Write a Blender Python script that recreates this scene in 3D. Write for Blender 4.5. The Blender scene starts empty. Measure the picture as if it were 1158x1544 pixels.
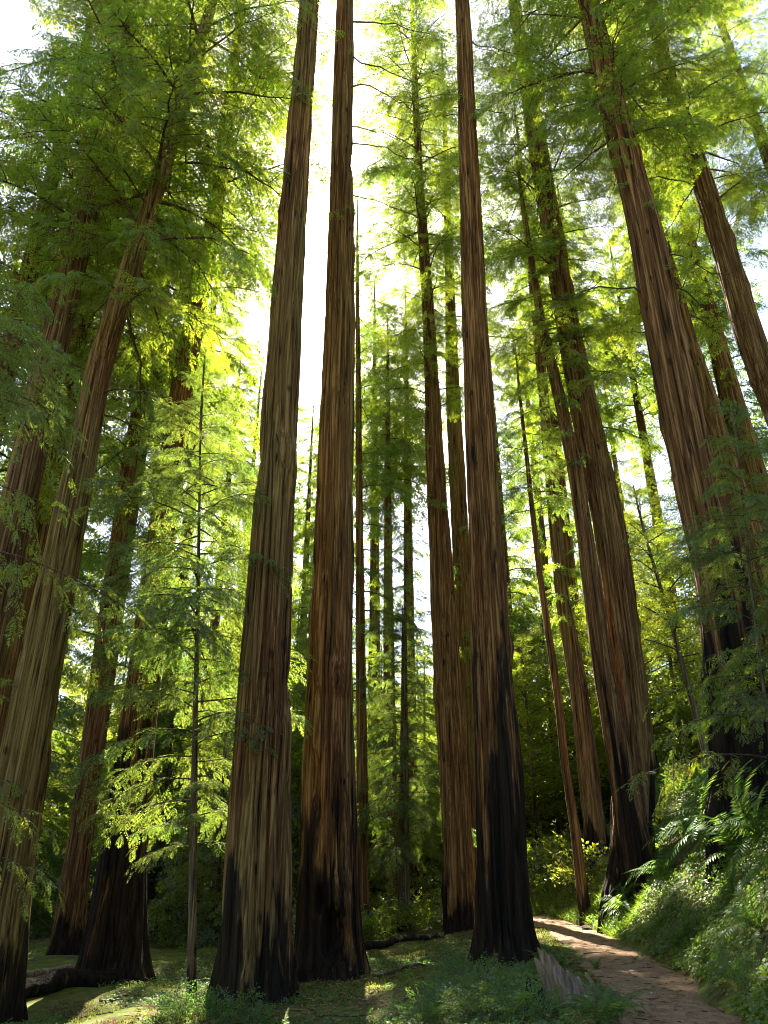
import bpy, math, random
import numpy as np
from mathutils import Matrix, Vector

# ------------------------------------------------------------------ camera, sky, sun, exposure
scene = bpy.context.scene
COL = scene.collection
F, CX, CY = 1150.0, 579.0, 772.0            # photo focal length in pixels, photo centre
PITCH = math.radians(25.0)
CAM = np.array([0.0, 0.0, 1.65])
FWD = np.array([0.0, math.cos(PITCH), math.sin(PITCH)])
UPV = np.array([0.0, -math.sin(PITCH), math.cos(PITCH)])
RGT = np.array([1.0, 0.0, 0.0])

cam_d = bpy.data.cameras.new('camera')
cam_d.sensor_fit = 'VERTICAL'
cam_d.sensor_height = 36.0
cam_d.lens = F / 1544.0 * 36.0
cam_d.clip_end = 2000.0
cam_o = bpy.data.objects.new('camera', cam_d)
COL.objects.link(cam_o)
cam_o.location = CAM
cam_o.rotation_euler = (math.radians(90) + PITCH, 0, 0)
scene.camera = cam_o


def ray(px, py):
    d = FWD + RGT * (px - CX) / F + UPV * (CY - py) / F
    return d / np.linalg.norm(d)


SUN = ray(499, 372)                           # the sun stands behind the second big trunk
SUN_EL = math.asin(SUN[2])
SUN_AZ = math.atan2(SUN[0], SUN[1])           # from +Y towards +X

world = bpy.data.worlds.new('World')
scene.world = world
world.use_nodes = True
wn = world.node_tree
sky = wn.nodes.new('ShaderNodeTexSky')
sky.sky_type = 'NISHITA'
sky.sun_disc = False
sky.sun_elevation = SUN_EL
sky.sun_rotation = SUN_AZ
sky.air_density = 1.0
sky.dust_density = 1.2
sky.ozone_density = 1.0
bg = wn.nodes['Background']
bg.inputs['Strength'].default_value = 0.055
wn.links.new(sky.outputs['Color'], bg.inputs['Color'])

sun_d = bpy.data.lights.new('sun', 'SUN')
sun_d.energy = 5.0
sun_d.angle = math.radians(0.53)
sun_d.color = (1.0, 0.93, 0.80)
sun_o = bpy.data.objects.new('sun', sun_d)
COL.objects.link(sun_o)
sun_o.rotation_euler = Vector(SUN).to_track_quat('Z', 'Y').to_euler()

vs = scene.view_settings
vs.view_transform = 'Standard'
vs.look = 'None'
vs.exposure = 2.85
vs.gamma = 1.0
vs.use_curve_mapping = False
cy = scene.cycles
cy.use_denoising = True
cy.filter_width = 1.0
cy.max_bounces = 8
cy.diffuse_bounces = 5
cy.transmission_bounces = 5
cy.glossy_bounces = 2
cy.transparent_max_bounces = 8
cy.sample_clamp_indirect = 6.0
cy.caustics_reflective = False
cy.caustics_refractive = False

# ------------------------------------------------------------------ small numeric helpers
RS = np.random.RandomState


_TAB = RS(7).rand(256, 256)


def vnoise(x, y, seed=0):
    x = np.asarray(x, float) + seed * 37.17
    y = np.asarray(y, float) + seed * 11.31
    xi = np.floor(x).astype(int); yi = np.floor(y).astype(int)
    fx = x - xi; fy = y - yi
    fx = fx * fx * (3 - 2 * fx); fy = fy * fy * (3 - 2 * fy)
    a = _TAB[xi & 255, yi & 255]; b = _TAB[(xi + 1) & 255, yi & 255]
    c = _TAB[xi & 255, (yi + 1) & 255]; d = _TAB[(xi + 1) & 255, (yi + 1) & 255]
    return (a * (1 - fx) + b * fx) * (1 - fy) + (c * (1 - fx) + d * fx) * fy


def pnoise(u, v, period, seed=0):
    """value noise periodic in u"""
    u = np.asarray(u, float); v = np.asarray(v, float) + seed * 17.3
    ui = np.floor(u).astype(int); vi = np.floor(v).astype(int)
    fu = u - ui; fv = v - vi
    fu = fu * fu * (3 - 2 * fu); fv = fv * fv * (3 - 2 * fv)
    u0 = (ui % period + seed * 13) & 255; u1 = ((ui + 1) % period + seed * 13) & 255
    a = _TAB[u0, vi & 255]; b = _TAB[u1, vi & 255]
    c = _TAB[u0, (vi + 1) & 255]; d = _TAB[u1, (vi + 1) & 255]
    return (a * (1 - fu) + b * fu) * (1 - fv) + (c * (1 - fu) + d * fu) * fv


def quads_mesh(name, V, Q, mats, mi=None, smooth=None):
    V = np.asarray(V, np.float32); Q = np.asarray(Q, np.int32)
    me = bpy.data.meshes.new(name)
    me.vertices.add(len(V)); me.vertices.foreach_set('co', V.ravel())
    me.loops.add(Q.size); me.loops.foreach_set('vertex_index', Q.ravel())
    me.polygons.add(len(Q))
    me.polygons.foreach_set('loop_start', np.arange(0, Q.size, 4, dtype=np.int32))
    me.polygons.foreach_set('loop_total', np.full(len(Q), 4, np.int32))
    for m in mats:
        me.materials.append(m)
    if mi is not None:
        me.polygons.foreach_set('material_index', np.asarray(mi, np.int32))
    if smooth is not None:
        sm = np.full(len(Q), bool(smooth)) if np.isscalar(smooth) else np.asarray(smooth, bool)
        me.polygons.foreach_set('use_smooth', sm)
    me.update(calc_edges=True)
    me.validate()
    return me


class Geo:
    """collects quads: verts, quads, material index"""
    def __init__(self):
        self.V = []; self.Q = []; self.M = []; self.n = 0

    def add(self, V, Q, m):
        V = np.asarray(V, float); Q = np.asarray(Q, int)
        self.V.append(V); self.Q.append(Q + self.n)
        self.M.append(np.full(len(Q), m, int)); self.n += len(V)

    def arrays(self):
        return np.concatenate(self.V), np.concatenate(self.Q), np.concatenate(self.M)

    def mesh(self, name, mats, smooth_mat=(0,)):
        V, Q, M = self.arrays()
        return quads_mesh(name, V, Q, mats, M, np.isin(M, smooth_mat))


def tube(P, R, k=5):
    P = np.asarray(P, float); R = np.asarray(R, float)
    n = len(P)
    T = np.gradient(P, axis=0)
    T /= np.linalg.norm(T, axis=1)[:, None] + 1e-9
    ref = np.array([0.0, 0.0, 1.0]) if abs(T[:, 2]).mean() < 0.8 else np.array([1.0, 0.0, 0.0])
    A = np.cross(T, ref); A /= np.linalg.norm(A, axis=1)[:, None] + 1e-9
    B = np.cross(A, T)
    th = np.arange(k) * 2 * math.pi / k
    V = P[:, None, :] + R[:, None, None] * (A[:, None, :] * np.cos(th)[None, :, None] + B[:, None, :] * np.sin(th)[None, :, None])
    i = np.arange(n - 1)[:, None] * k; j = np.arange(k)[None, :]; j2 = (j + 1) % k
    Q = np.stack([i + j, i + j2, i + k + j2, i + k + j], -1).reshape(-1, 4)
    return V.reshape(-1, 3), Q


def link(ob, parent=None, loc=None):
    COL.objects.link(ob)
    if parent is not None:
        ob.parent = parent
    if loc is not None:
        ob.location = loc
    return ob


def obj(name, me, parent=None, loc=None):
    return link(bpy.data.objects.new(name, me), parent, loc)


def thing(name, label, cat, loc, group=None):
    o = bpy.data.objects.new(name, None)
    o.empty_display_size = 0.3
    link(o, None, loc)
    return tag(o, label, cat, group)


def tag(o, label, cat, group=None, kind=None):
    o['label'] = label
    if cat: o['category'] = cat
    if group: o['group'] = group
    if kind: o['kind'] = kind
    return o


# ------------------------------------------------------------------ materials
def nodes(name):
    m = bpy.data.materials.new(name)
    m.use_nodes = True
    nt = m.node_tree
    nt.nodes.clear()
    out = nt.nodes.new('ShaderNodeOutputMaterial')
    return m, nt, out


def N(nt, t, **kw):
    n = nt.nodes.new(t)
    for k, v in kw.items():
        setattr(n, k, v)
    return n


def ramp(nt, fac, stops):
    r = N(nt, 'ShaderNodeValToRGB')
    els = r.color_ramp.elements
    while len(els) < len(stops):
        els.new(0.5)
    for e, (p, c) in zip(els, stops):
        e.position = p
        e.color = (*c, 1.0) if len(c) == 3 else c
    nt.links.new(fac, r.inputs['Fac'])
    return r


def mixc(nt, fac, a, b, mode='MIX'):
    m = N(nt, 'ShaderNodeMix', data_type='RGBA', blend_type=mode)
    for sock, v in ((m.inputs[0], fac), (m.inputs[6], a), (m.inputs[7], b)):
        if hasattr(v, 'is_output'):
            nt.links.new(v, sock)
        elif isinstance(v, (int, float)):
            sock.default_value = v
        else:
            sock.default_value = (*v, 1.0)
    return m.outputs[2]


def math_n(nt, op, a, b=None, clamp=False):
    m = N(nt, 'ShaderNodeMath', operation=op, use_clamp=clamp)
    for i, v in enumerate((a, b)):
        if v is None: continue
        if hasattr(v, 'is_output'): nt.links.new(v, m.inputs[i])
        else: m.inputs[i].default_value = v
    return m.outputs[0]


def leaf_material(name, dif, trans, tw=0.55, gloss=0.05, rough=0.45, var=0.35, dead=0.02):
    m, nt, out = nodes(name)
    geo = N(nt, 'ShaderNodeNewGeometry')
    oi = N(nt, 'ShaderNodeObjectInfo')
    tc = N(nt, 'ShaderNodeTexCoord')
    nz = N(nt, 'ShaderNodeTexNoise'); nz.inputs['Scale'].default_value = 0.9; nz.inputs['Detail'].default_value = 2
    nt.links.new(tc.outputs['Object'], nz.inputs['Vector'])
    hsv = N(nt, 'ShaderNodeHueSaturation')
    hue = math_n(nt, 'MULTIPLY_ADD', geo.outputs['Random Per Island'], 0.05)
    nt.nodes[-1].inputs[2].default_value = 0.465
    oh = math_n(nt, 'MULTIPLY_ADD', oi.outputs['Random'], 0.03)
    nt.nodes[-1].inputs[2].default_value = -0.005
    nh = math_n(nt, 'MULTIPLY_ADD', nz.outputs['Fac'], -0.05)
    nt.nodes[-1].inputs[2].default_value = 0.03
    hue = math_n(nt, 'ADD', hue, oh)
    hue = math_n(nt, 'ADD', hue, nh)
    nt.links.new(hue, hsv.inputs['Hue'])
    val = math_n(nt, 'MULTIPLY_ADD', geo.outputs['Random Per Island'], var * 2)
    nt.nodes[-1].inputs[2].default_value = 1.0 - var
    nt.links.new(val, hsv.inputs['Value'])
    hsv.inputs['Color'].default_value = (*dif, 1)
    hsv2 = N(nt, 'ShaderNodeHueSaturation')
    nt.links.new(hue, hsv2.inputs['Hue']); nt.links.new(val, hsv2.inputs['Value'])
    hsv2.inputs['Color'].default_value = (*trans, 1)
    wn_ = N(nt, 'ShaderNodeTexWhiteNoise', noise_dimensions='1D')
    nt.links.new(geo.outputs['Random Per Island'], wn_.inputs['W'])
    isdead = math_n(nt, 'LESS_THAN', wn_.outputs['Value'], dead)
    c1 = mixc(nt, isdead, hsv.outputs['Color'], (0.16, 0.08, 0.03))
    c2 = mixc(nt, isdead, hsv2.outputs['Color'], (0.20, 0.08, 0.02))
    d = N(nt, 'ShaderNodeBsdfDiffuse'); nt.links.new(c1, d.inputs['Color'])
    t = N(nt, 'ShaderNodeBsdfTranslucent'); nt.links.new(c2, t.inputs['Color'])
    mx = N(nt, 'ShaderNodeMixShader'); mx.inputs[0].default_value = tw
    nt.links.new(d.outputs[0], mx.inputs[1]); nt.links.new(t.outputs[0], mx.inputs[2])
    g = N(nt, 'ShaderNodeBsdfGlossy'); g.inputs['Roughness'].default_value = rough
    g.inputs['Color'].default_value = (0.9, 0.95, 0.9, 1)
    mg = N(nt, 'ShaderNodeMixShader'); mg.inputs[0].default_value = gloss
    nt.links.new(mx.outputs[0], mg.inputs[1]); nt.links.new(g.outputs[0], mg.inputs[2])
    nt.links.new(mg.outputs[0], out.inputs['Surface'])
    return m


def bark_material(name, dark, mid, light, lichen, scale=9.0, bump=0.09, char_shade=True):
    m, nt, out = nodes(name)
    tc = N(nt, 'ShaderNodeTexCoord')
    oi = N(nt, 'ShaderNodeObjectInfo')
    off = N(nt, 'ShaderNodeVectorMath', operation='ADD')
    nt.links.new(tc.outputs['Object'], off.inputs[0])
    comb = N(nt, 'ShaderNodeCombineXYZ')
    r20 = math_n(nt, 'MULTIPLY', oi.outputs['Random'], 23.0)
    nt.links.new(r20, comb.inputs[0]); nt.links.new(r20, comb.inputs[1])
    nt.links.new(comb.outputs[0], off.inputs[1])
    mp = N(nt, 'ShaderNodeMapping'); mp.inputs['Scale'].default_value = (1, 1, 0.028)
    osc = N(nt, 'ShaderNodeVectorMath', operation='SCALE')
    nt.links.new(off.outputs[0], osc.inputs[0])
    sc_ = math_n(nt, 'MULTIPLY_ADD', oi.outputs['Random'], 0.7); sc_.node.inputs[2].default_value = 0.7
    nt.links.new(sc_, osc.inputs['Scale'])
    nt.links.new(osc.outputs[0], mp.inputs['Vector'])
    n1 = N(nt, 'ShaderNodeTexNoise')
    n1.inputs['Scale'].default_value = scale; n1.inputs['Detail'].default_value = 6; n1.inputs['Roughness'].default_value = 0.6
    nt.links.new(mp.outputs[0], n1.inputs['Vector'])
    n2 = N(nt, 'ShaderNodeTexNoise')
    n2.inputs['Scale'].default_value = 0.9; n2.inputs['Detail'].default_value = 3
    mp2 = N(nt, 'ShaderNodeMapping'); mp2.inputs['Scale'].default_value = (1, 1, 0.25)
    nt.links.new(off.outputs[0], mp2.inputs['Vector']); nt.links.new(mp2.outputs[0], n2.inputs['Vector'])
    nf = N(nt, 'ShaderNodeTexNoise')
    nf.inputs['Scale'].default_value = scale * 3.6; nf.inputs['Detail'].default_value = 4; nf.inputs['Roughness'].default_value = 0.6
    nt.links.new(mp.outputs[0], nf.inputs['Vector'])
    vc = N(nt, 'ShaderNodeTexVoronoi', feature='DISTANCE_TO_EDGE'); vc.inputs['Scale'].default_value = scale * 1.15
    wv = N(nt, 'ShaderNodeVectorMath', operation='MULTIPLY_ADD')
    nt.links.new(n1.outputs['Color'], wv.inputs[0]); wv.inputs[1].default_value = (0.10, 0.10, 0.05); nt.links.new(mp.outputs[0], wv.inputs[2])
    nt.links.new(wv.outputs[0], vc.inputs['Vector'])
    crack = ramp(nt, vc.outputs['Distance'], [(0.0, (0, 0, 0)), (0.16, (1, 1, 1))])
    hgt = math_n(nt, 'ADD', math_n(nt, 'MULTIPLY', n1.outputs['Fac'], 0.55), math_n(nt, 'MULTIPLY', nf.outputs['Fac'], 0.36))
    hgt = math_n(nt, 'ADD', hgt, math_n(nt, 'MULTIPLY', crack.outputs['Color'], 0.10))
    base = ramp(nt, hgt, [(0.39, dark), (0.465, mid), (0.525, mid), (0.61, light)])  # low furrows and cracks darken too: crevice shade put into the colour
    lf = ramp(nt, n2.outputs['Fac'], [(0.32, (0, 0, 0)), (0.56, (0.9, 0.9, 0.9))])
    fr = ramp(nt, hgt, [(0.37, dark), (0.47, tuple(c * 0.55 for c in lichen)), (0.62, lichen)]).outputs['Color']
    grn = N(nt, 'ShaderNodeAttribute', attribute_type='OBJECT', attribute_name='lichen')
    lfm = math_n(nt, 'MULTIPLY', lf.outputs['Color'], grn.outputs['Fac'])
    col = mixc(nt, lfm, base.outputs['Color'], fr)
    # grey weathering towards the upper stem
    gry = N(nt, 'ShaderNodeAttribute', attribute_type='OBJECT', attribute_name='weathered')
    gcol = ramp(nt, hgt, [(0.36, (0.02, 0.014, 0.01)), (0.5, (0.125, 0.082, 0.05)), (0.63, (0.27, 0.20, 0.135))])
    gm = math_n(nt, 'MULTIPLY', gry.outputs['Fac'], 1.0)
    col = mixc(nt, gm, col, gcol.outputs['Color'])
    # knots and resin pits
    vo = N(nt, 'ShaderNodeTexVoronoi'); vo.inputs['Scale'].default_value = 1.35
    mp3 = N(nt, 'ShaderNodeMapping'); mp3.inputs['Scale'].default_value = (1.6, 1.6, 0.7)
    nt.links.new(off.outputs[0], mp3.inputs['Vector']); nt.links.new(mp3.outputs[0], vo.inputs['Vector'])
    pit = math_n(nt, 'ADD', vo.outputs['Distance'], math_n(nt, 'MULTIPLY', n1.outputs['Fac'], 0.25))
    pitr = ramp(nt, pit, [(0.20, (1, 1, 1)), (0.27, (0, 0, 0))])
    col = mixc(nt, math_n(nt, 'MULTIPLY', pitr.outputs['Color'], 0.8), col, (0.012, 0.009, 0.008))
    if char_shade:
        # fire scars: charred bark in ragged tongues up the foot, foot shade painted in
        ch = N(nt, 'ShaderNodeAttribute', attribute_type='OBJECT', attribute_name='char_shade_height')
        sep = N(nt, 'ShaderNodeSeparateXYZ'); nt.links.new(tc.outputs['Object'], sep.inputs[0])
        n3 = N(nt, 'ShaderNodeTexNoise'); n3.inputs['Scale'].default_value = 2.6; n3.inputs['Detail'].default_value = 5; n3.inputs['Roughness'].default_value = 0.6
        mp4 = N(nt, 'ShaderNodeMapping'); mp4.inputs['Scale'].default_value = (1, 1, 0.10)
        nt.links.new(off.outputs[0], mp4.inputs['Vector']); nt.links.new(mp4.outputs[0], n3.inputs['Vector'])
        rel = math_n(nt, 'DIVIDE', sep.outputs['Z'], ch.outputs['Fac'])
        s = math_n(nt, 'SUBTRACT', math_n(nt, 'MULTIPLY_ADD', n3.outputs['Fac'], 5.5), rel)
        s.node.inputs[0].links[0].from_node.inputs[2].default_value = -1.8
        s = math_n(nt, 'ADD', s, math_n(nt, 'MULTIPLY', n1.outputs['Fac'], 0.6))
        cm = ramp(nt, s, [(0.22, (0, 0, 0)), (0.60, (1, 1, 1))])
        fac = math_n(nt, 'MULTIPLY', cm.outputs['Color'], 0.96)
        col = mixc(nt, fac, col, ramp(nt, n1.outputs['Fac'], [(0.38, (0.004, 0.0035, 0.003)), (0.72, (0.032, 0.022, 0.015))]).outputs['Color'])
    p = N(nt, 'ShaderNodeBsdfPrincipled')
    p.inputs['Roughness'].default_value = 0.92
    p.inputs['Specular IOR Level'].default_value = 0.15
    nt.links.new(col, p.inputs['Base Color'])
    b = N(nt, 'ShaderNodeBump'); b.inputs['Strength'].default_value = 0.9; b.inputs['Distance'].default_value = bump
    nt.links.new(hgt, b.inputs['Height'])
    nt.links.new(b.outputs[0], p.inputs['Normal'])
    nt.links.new(p.outputs[0], out.inputs['Surface'])
    return m


M_BARK = bark_material('redwood_bark', (0.010, 0.005, 0.003), (0.115, 0.048, 0.016), (0.32, 0.165, 0.06), (0.27, 0.185, 0.055))
M_BARK2 = bark_material('grey_brown_bark', (0.02, 0.014, 0.01), (0.11, 0.075, 0.05), (0.26, 0.20, 0.145), (0.12, 0.13, 0.04))
M_TWIG = bark_material('twig_bark', (0.02, 0.013, 0.01), (0.08, 0.05, 0.035), (0.16, 0.115, 0.085), (0.09, 0.09, 0.04), scale=14, bump=0.01, char_shade=False)
M_NEEDLE = leaf_material('redwood_needles', (0.055, 0.082, 0.012), (0.35, 0.43, 0.022), tw=0.64)
M_YOUNG = leaf_material('young_needles', (0.055, 0.085, 0.018), (0.25, 0.335, 0.035), tw=0.60, var=0.45, dead=0.04)
M_NEEDLE2 = leaf_material('dark_needles', (0.045, 0.072, 0.016), (0.21, 0.30, 0.025), tw=0.60)
M_BROAD = leaf_material('broad_leaves', (0.065, 0.095, 0.016), (0.35, 0.41, 0.025), tw=0.60, gloss=0.07, rough=0.35)
M_SHRUB = leaf_material('shrub_leaves', (0.075, 0.12, 0.035), (0.22, 0.36, 0.045), tw=0.45, gloss=0.035, rough=0.5)
M_FERN = leaf_material('fern_fronds', (0.08, 0.125, 0.03), (0.24, 0.38, 0.05), tw=0.45, gloss=0.02, dead=0.01)
M_SORREL = leaf_material('sorrel_leaves', (0.105, 0.15, 0.015), (0.32, 0.44, 0.025), tw=0.45, gloss=0.04, dead=0.01)
M_MOSS = leaf_material('moss_blades', (0.10, 0.13, 0.02), (0.30, 0.36, 0.04), tw=0.4, gloss=0.02, dead=0.12)


def soil_material(name, stops, scale, moss=None, bumpd=0.04):
    m, nt, out = nodes(name)
    tc = N(nt, 'ShaderNodeTexCoord')
    n1 = N(nt, 'ShaderNodeTexNoise'); n1.inputs['Scale'].default_value = scale; n1.inputs['Detail'].default_value = 9; n1.inputs['Roughness'].default_value = 0.7
    nt.links.new(tc.outputs['Object'], n1.inputs['Vector'])
    n2 = N(nt, 'ShaderNodeTexNoise'); n2.inputs['Scale'].default_value = 0.55; n2.inputs['Detail'].default_value = 5; n2.inputs['Roughness'].default_value = 0.65
    nt.links.new(tc.outputs['Object'], n2.inputs['Vector'])
    n3 = N(nt, 'ShaderNodeTexNoise'); n3.inputs['Scale'].default_value = 45; n3.inputs['Detail'].default_value = 4
    nt.links.new(tc.outputs['Object'], n3.inputs['Vector'])
    col = ramp(nt, n1.outputs['Fac'], stops).outputs['Color']
    sp = ramp(nt, n3.outputs['Fac'], [(0.35, (0.6, 0.6, 0.6)), (0.65, (1.35, 1.3, 1.25))])
    col = mixc(nt, 1.0, col, sp.outputs['Color'], 'MULTIPLY')
    if moss:
        mm = ramp(nt, n2.outputs['Fac'], [(0.34, (0, 0, 0)), (0.58, (1, 1, 1))])
        mc = ramp(nt, n1.outputs['Fac'], [(0.3, moss[0]), (0.7, moss[1])])
        col = mixc(nt, mm.outputs['Color'], col, mc.outputs['Color'])
    p = N(nt, 'ShaderNodeBsdfPrincipled'); p.inputs['Roughness'].default_value = 0.95
    p.inputs['Specular IOR Level'].default_value = 0.1
    nt.links.new(col, p.inputs['Base Color'])
    b = N(nt, 'ShaderNodeBump'); b.inputs['Strength'].default_value = 0.8; b.inputs['Distance'].default_value = bumpd
    nt.links.new(n1.outputs['Fac'], b.inputs['Height']); nt.links.new(b.outputs[0], p.inputs['Normal'])
    nt.links.new(p.outputs[0], out.inputs['Surface'])
    return m


M_GROUND = soil_material('forest_floor', [(0.3, (0.03, 0.02, 0.012)), (0.5, (0.085, 0.055, 0.03)), (0.7, (0.17, 0.11, 0.06))], 5.0,
                         moss=((0.05, 0.066, 0.012), (0.16, 0.185, 0.03)))
M_TRAIL = soil_material('trodden_dirt', [(0.3, (0.13, 0.076, 0.04)), (0.5, (0.23, 0.145, 0.082)), (0.72, (0.34, 0.235, 0.145))], 5.0, bumpd=0.012)
M_ROCK = soil_material('pale_rock', [(0.3, (0.18, 0.15, 0.12)), (0.6, (0.36, 0.32, 0.27)), (0.8, (0.5, 0.46, 0.4))], 7.0)
M_DARKROCK = soil_material('dark_rock', [(0.3, (0.012, 0.01, 0.009)), (0.7, (0.06, 0.05, 0.045))], 7.0)


def weathered_wood():
    m, nt, out = nodes('weathered_wood')
    tc = N(nt, 'ShaderNodeTexCoord')
    mp = N(nt, 'ShaderNodeMapping'); mp.inputs['Scale'].default_value = (1, 1, 0.06)
    nt.links.new(tc.outputs['Object'], mp.inputs['Vector'])
    n1 = N(nt, 'ShaderNodeTexNoise'); n1.inputs['Scale'].default_value = 16; n1.inputs['Detail'].default_value = 7; n1.inputs['Roughness'].default_value = 0.7
    nt.links.new(mp.outputs[0], n1.inputs['Vector'])
    n2 = N(nt, 'ShaderNodeTexNoise'); n2.inputs['Scale'].default_value = 3.0; n2.inputs['Detail'].default_value = 4
    nt.links.new(tc.outputs['Object'], n2.inputs['Vector'])
    c = ramp(nt, n1.outputs['Fac'], [(0.33, (0.05, 0.035, 0.025)), (0.47, (0.19, 0.13, 0.08)), (0.7, (0.46, 0.37, 0.27))])
    r = ramp(nt, n2.outputs['Fac'], [(0.5, (0, 0, 0)), (0.65, (1, 1, 1))])
    col = mixc(nt, math_n(nt, 'MULTIPLY', r.outputs['Color'], 0.75), c.outputs['Color'], (0.20, 0.10, 0.045))
    p = N(nt, 'ShaderNodeBsdfPrincipled'); p.inputs['Roughness'].default_value = 0.8
    nt.links.new(col, p.inputs['Base Color'])
    b = N(nt, 'ShaderNodeBump'); b.inputs['Strength'].default_value = 1.0; b.inputs['Distance'].default_value = 0.03
    nt.links.new(n1.outputs['Fac'], b.inputs['Height']); nt.links.new(b.outputs[0], p.inputs['Normal'])
    nt.links.new(p.outputs[0], out.inputs['Surface'])
    return m


M_WOOD = weathered_wood()

# ------------------------------------------------------------------ terrain
PATH_Y = np.array([-40, -8, 0, 5, 10, 13, 16, 19, 22, 25, 28, 31, 34, 37, 42, 50, 62.0])
PATH_X = np.array([-3, -0.6, 0.2, 1.5, 3.35, 4.05, 4.45, 4.8, 5.15, 5.4, 5.55, 5.4, 4.9, 3.9, 1.4, -4, -13.0])


def path_x(y):
    return np.interp(y, PATH_Y, PATH_X)


_py = np.linspace(-40, 62, 600)
_PXs = np.convolve(np.pad(path_x(_py), 8, mode='edge'), np.ones(17) / 17, 'valid')


def path_xs(y):
    return np.interp(y, _py, _PXs)


def half_w(y):
    return 0.70 + 0.10 * np.sin(np.asarray(y) * 0.9) + 0.06 * np.sin(np.asarray(y) * 2.3 + 1)


def ground(x, y):
    x = np.asarray(x, float); y = np.asarray(y, float)
    s = x - path_xs(y)
    w = half_w(y)
    r = np.maximum(s - w, 0.0)
    l = np.maximum(-s - w, 0.0)
    # bank on the right: steep at first, easing to a hillside
    bump = 0.75 + 0.5 * vnoise(x * 0.5, y * 0.35, 3)
    bank = np.where(r < 3.2, 1.0 * r, 3.2 + (r - 3.2) * 0.42)
    bank = bank * np.clip(0.55 + r * 0.6, 0, 1) * (0.8 + 0.28 * bump)
    bank = np.minimum(bank, 26)
    fade = np.clip((48 - y) / 16, 0.12, 1)
    bank = bank * fade
    left = -0.9 * (1 - np.exp(-l * 0.26)) + 0.10 * np.clip(l, 0, 0.5)
    n = (vnoise(x * 0.35, y * 0.35, 1) - 0.5) * 0.35 + (vnoise(x * 1.1, y * 1.1, 2) - 0.5) * 0.14 + (vnoise(x * 3.1, y * 3.1, 4) - 0.5) * 0.05
    off = np.clip((np.abs(s) - w * 0.75) / 1.0, 0, 1)
    n = n * off + (vnoise(x * 2.2, y * 2.2, 6) - 0.5) * 0.05
    d = np.sqrt(x * x + y * y)
    hill = np.maximum(d - 62, 0) * 0.30
    hill = np.minimum(hill, 30) + np.maximum(d - 200, 0) * 0.0
    mound = 0.42 * np.exp(-(((x + 1.2) / 1.5) ** 2 + ((y - 20.6) / 1.7) ** 2)) * (0.75 + 0.5 * vnoise(x * 2.1, y * 2.1, 8))
    return bank + left + n + hill + mound


def ground1(x, y):
    return float(ground(np.array([x]), np.array([y]))[0])


def hit(px, py, ymax=90):
    d = ray(px, py)
    t = np.linspace(4, ymax, 6000)
    P = CAM + t[:, None] * d
    g = ground(P[:, 0], P[:, 1])
    k = np.argmax(P[:, 2] < g)
    return P[k] if P[k, 2] < g[k] else None


def on_plane_y(px, py, Y):
    d = ray(px, py)
    return CAM + d * (Y / d[1])


def px_size(P):
    """metres per photo pixel at P"""
    return float(np.dot(np.asarray(P) - CAM, FWD)) / F


def axis(lo, hi, fine_lo, fine_hi, step, grow=1.12):
    a = list(np.arange(fine_lo, fine_hi + 1e-6, step))
    s = step; v = a[-1]
    while v < hi:
        s *= grow; v += s; a.append(v)
    s = step; v = a[0]
    while v > lo:
        s *= grow; v -= s; a.insert(0, v)
    return np.array(a)


gx = axis(-700, 700, -9, 13, 0.16)
gy = axis(-700, 700, 8, 36, 0.16)
GX, GY = np.meshgrid(gx, gy)
GZ = ground(GX, GY)
S_ = np.abs(GX - path_xs(GY))
GZ = GZ - 0.05 * np.clip((half_w(GY) + 0.05 - S_) / 0.2, 0, 1) * (np.abs(GY) < 60)
nx, ny = len(gx), len(gy)
i, j = np.meshgrid(np.arange(ny - 1), np.arange(nx - 1), indexing='ij')
Q = np.stack([i * nx + j, i * nx + j + 1, (i + 1) * nx + j + 1, (i + 1) * nx + j], -1).reshape(-1, 4)
gme = quads_mesh('ground', np.stack([GX, GY, GZ], -1).reshape(-1, 3), Q, [M_GROUND], smooth=True)
go = obj('ground', gme)
go['kind'] = 'structure'; go['label'] = 'mossy forest floor rising to a steep bank beside the trail'

ty = np.arange(-10, 52, 0.16)
tu = np.linspace(-1.12, 1.12, 19)
TY, TU = np.meshgrid(ty, tu, indexing='ij')
TX = path_xs(TY) + TU * (half_w(TY) + 0.12 * (vnoise(TY * 1.7, TU * 0 + 3 * np.sign(TU), 9) - 0.4))
TZ = ground(TX, TY) + 0.012 - 0.10 * np.clip((np.abs(TU) - 0.93) / 0.19, 0, 1)
n2_ = len(tu)
i, j = np.meshgrid(np.arange(len(ty) - 1), np.arange(n2_ - 1), indexing='ij')
Q = np.stack([i * n2_ + j, i * n2_ + j + 1, (i + 1) * n2_ + j + 1, (i + 1) * n2_ + j], -1).reshape(-1, 4)
tro = obj('trail', quads_mesh('trail', np.stack([TX, TY, TZ], -1).reshape(-1, 3), Q, [M_TRAIL], smooth=True))
tro['kind'] = 'structure'; tro['label'] = 'brown dirt walking trail bending out of sight behind the trunks'

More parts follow.
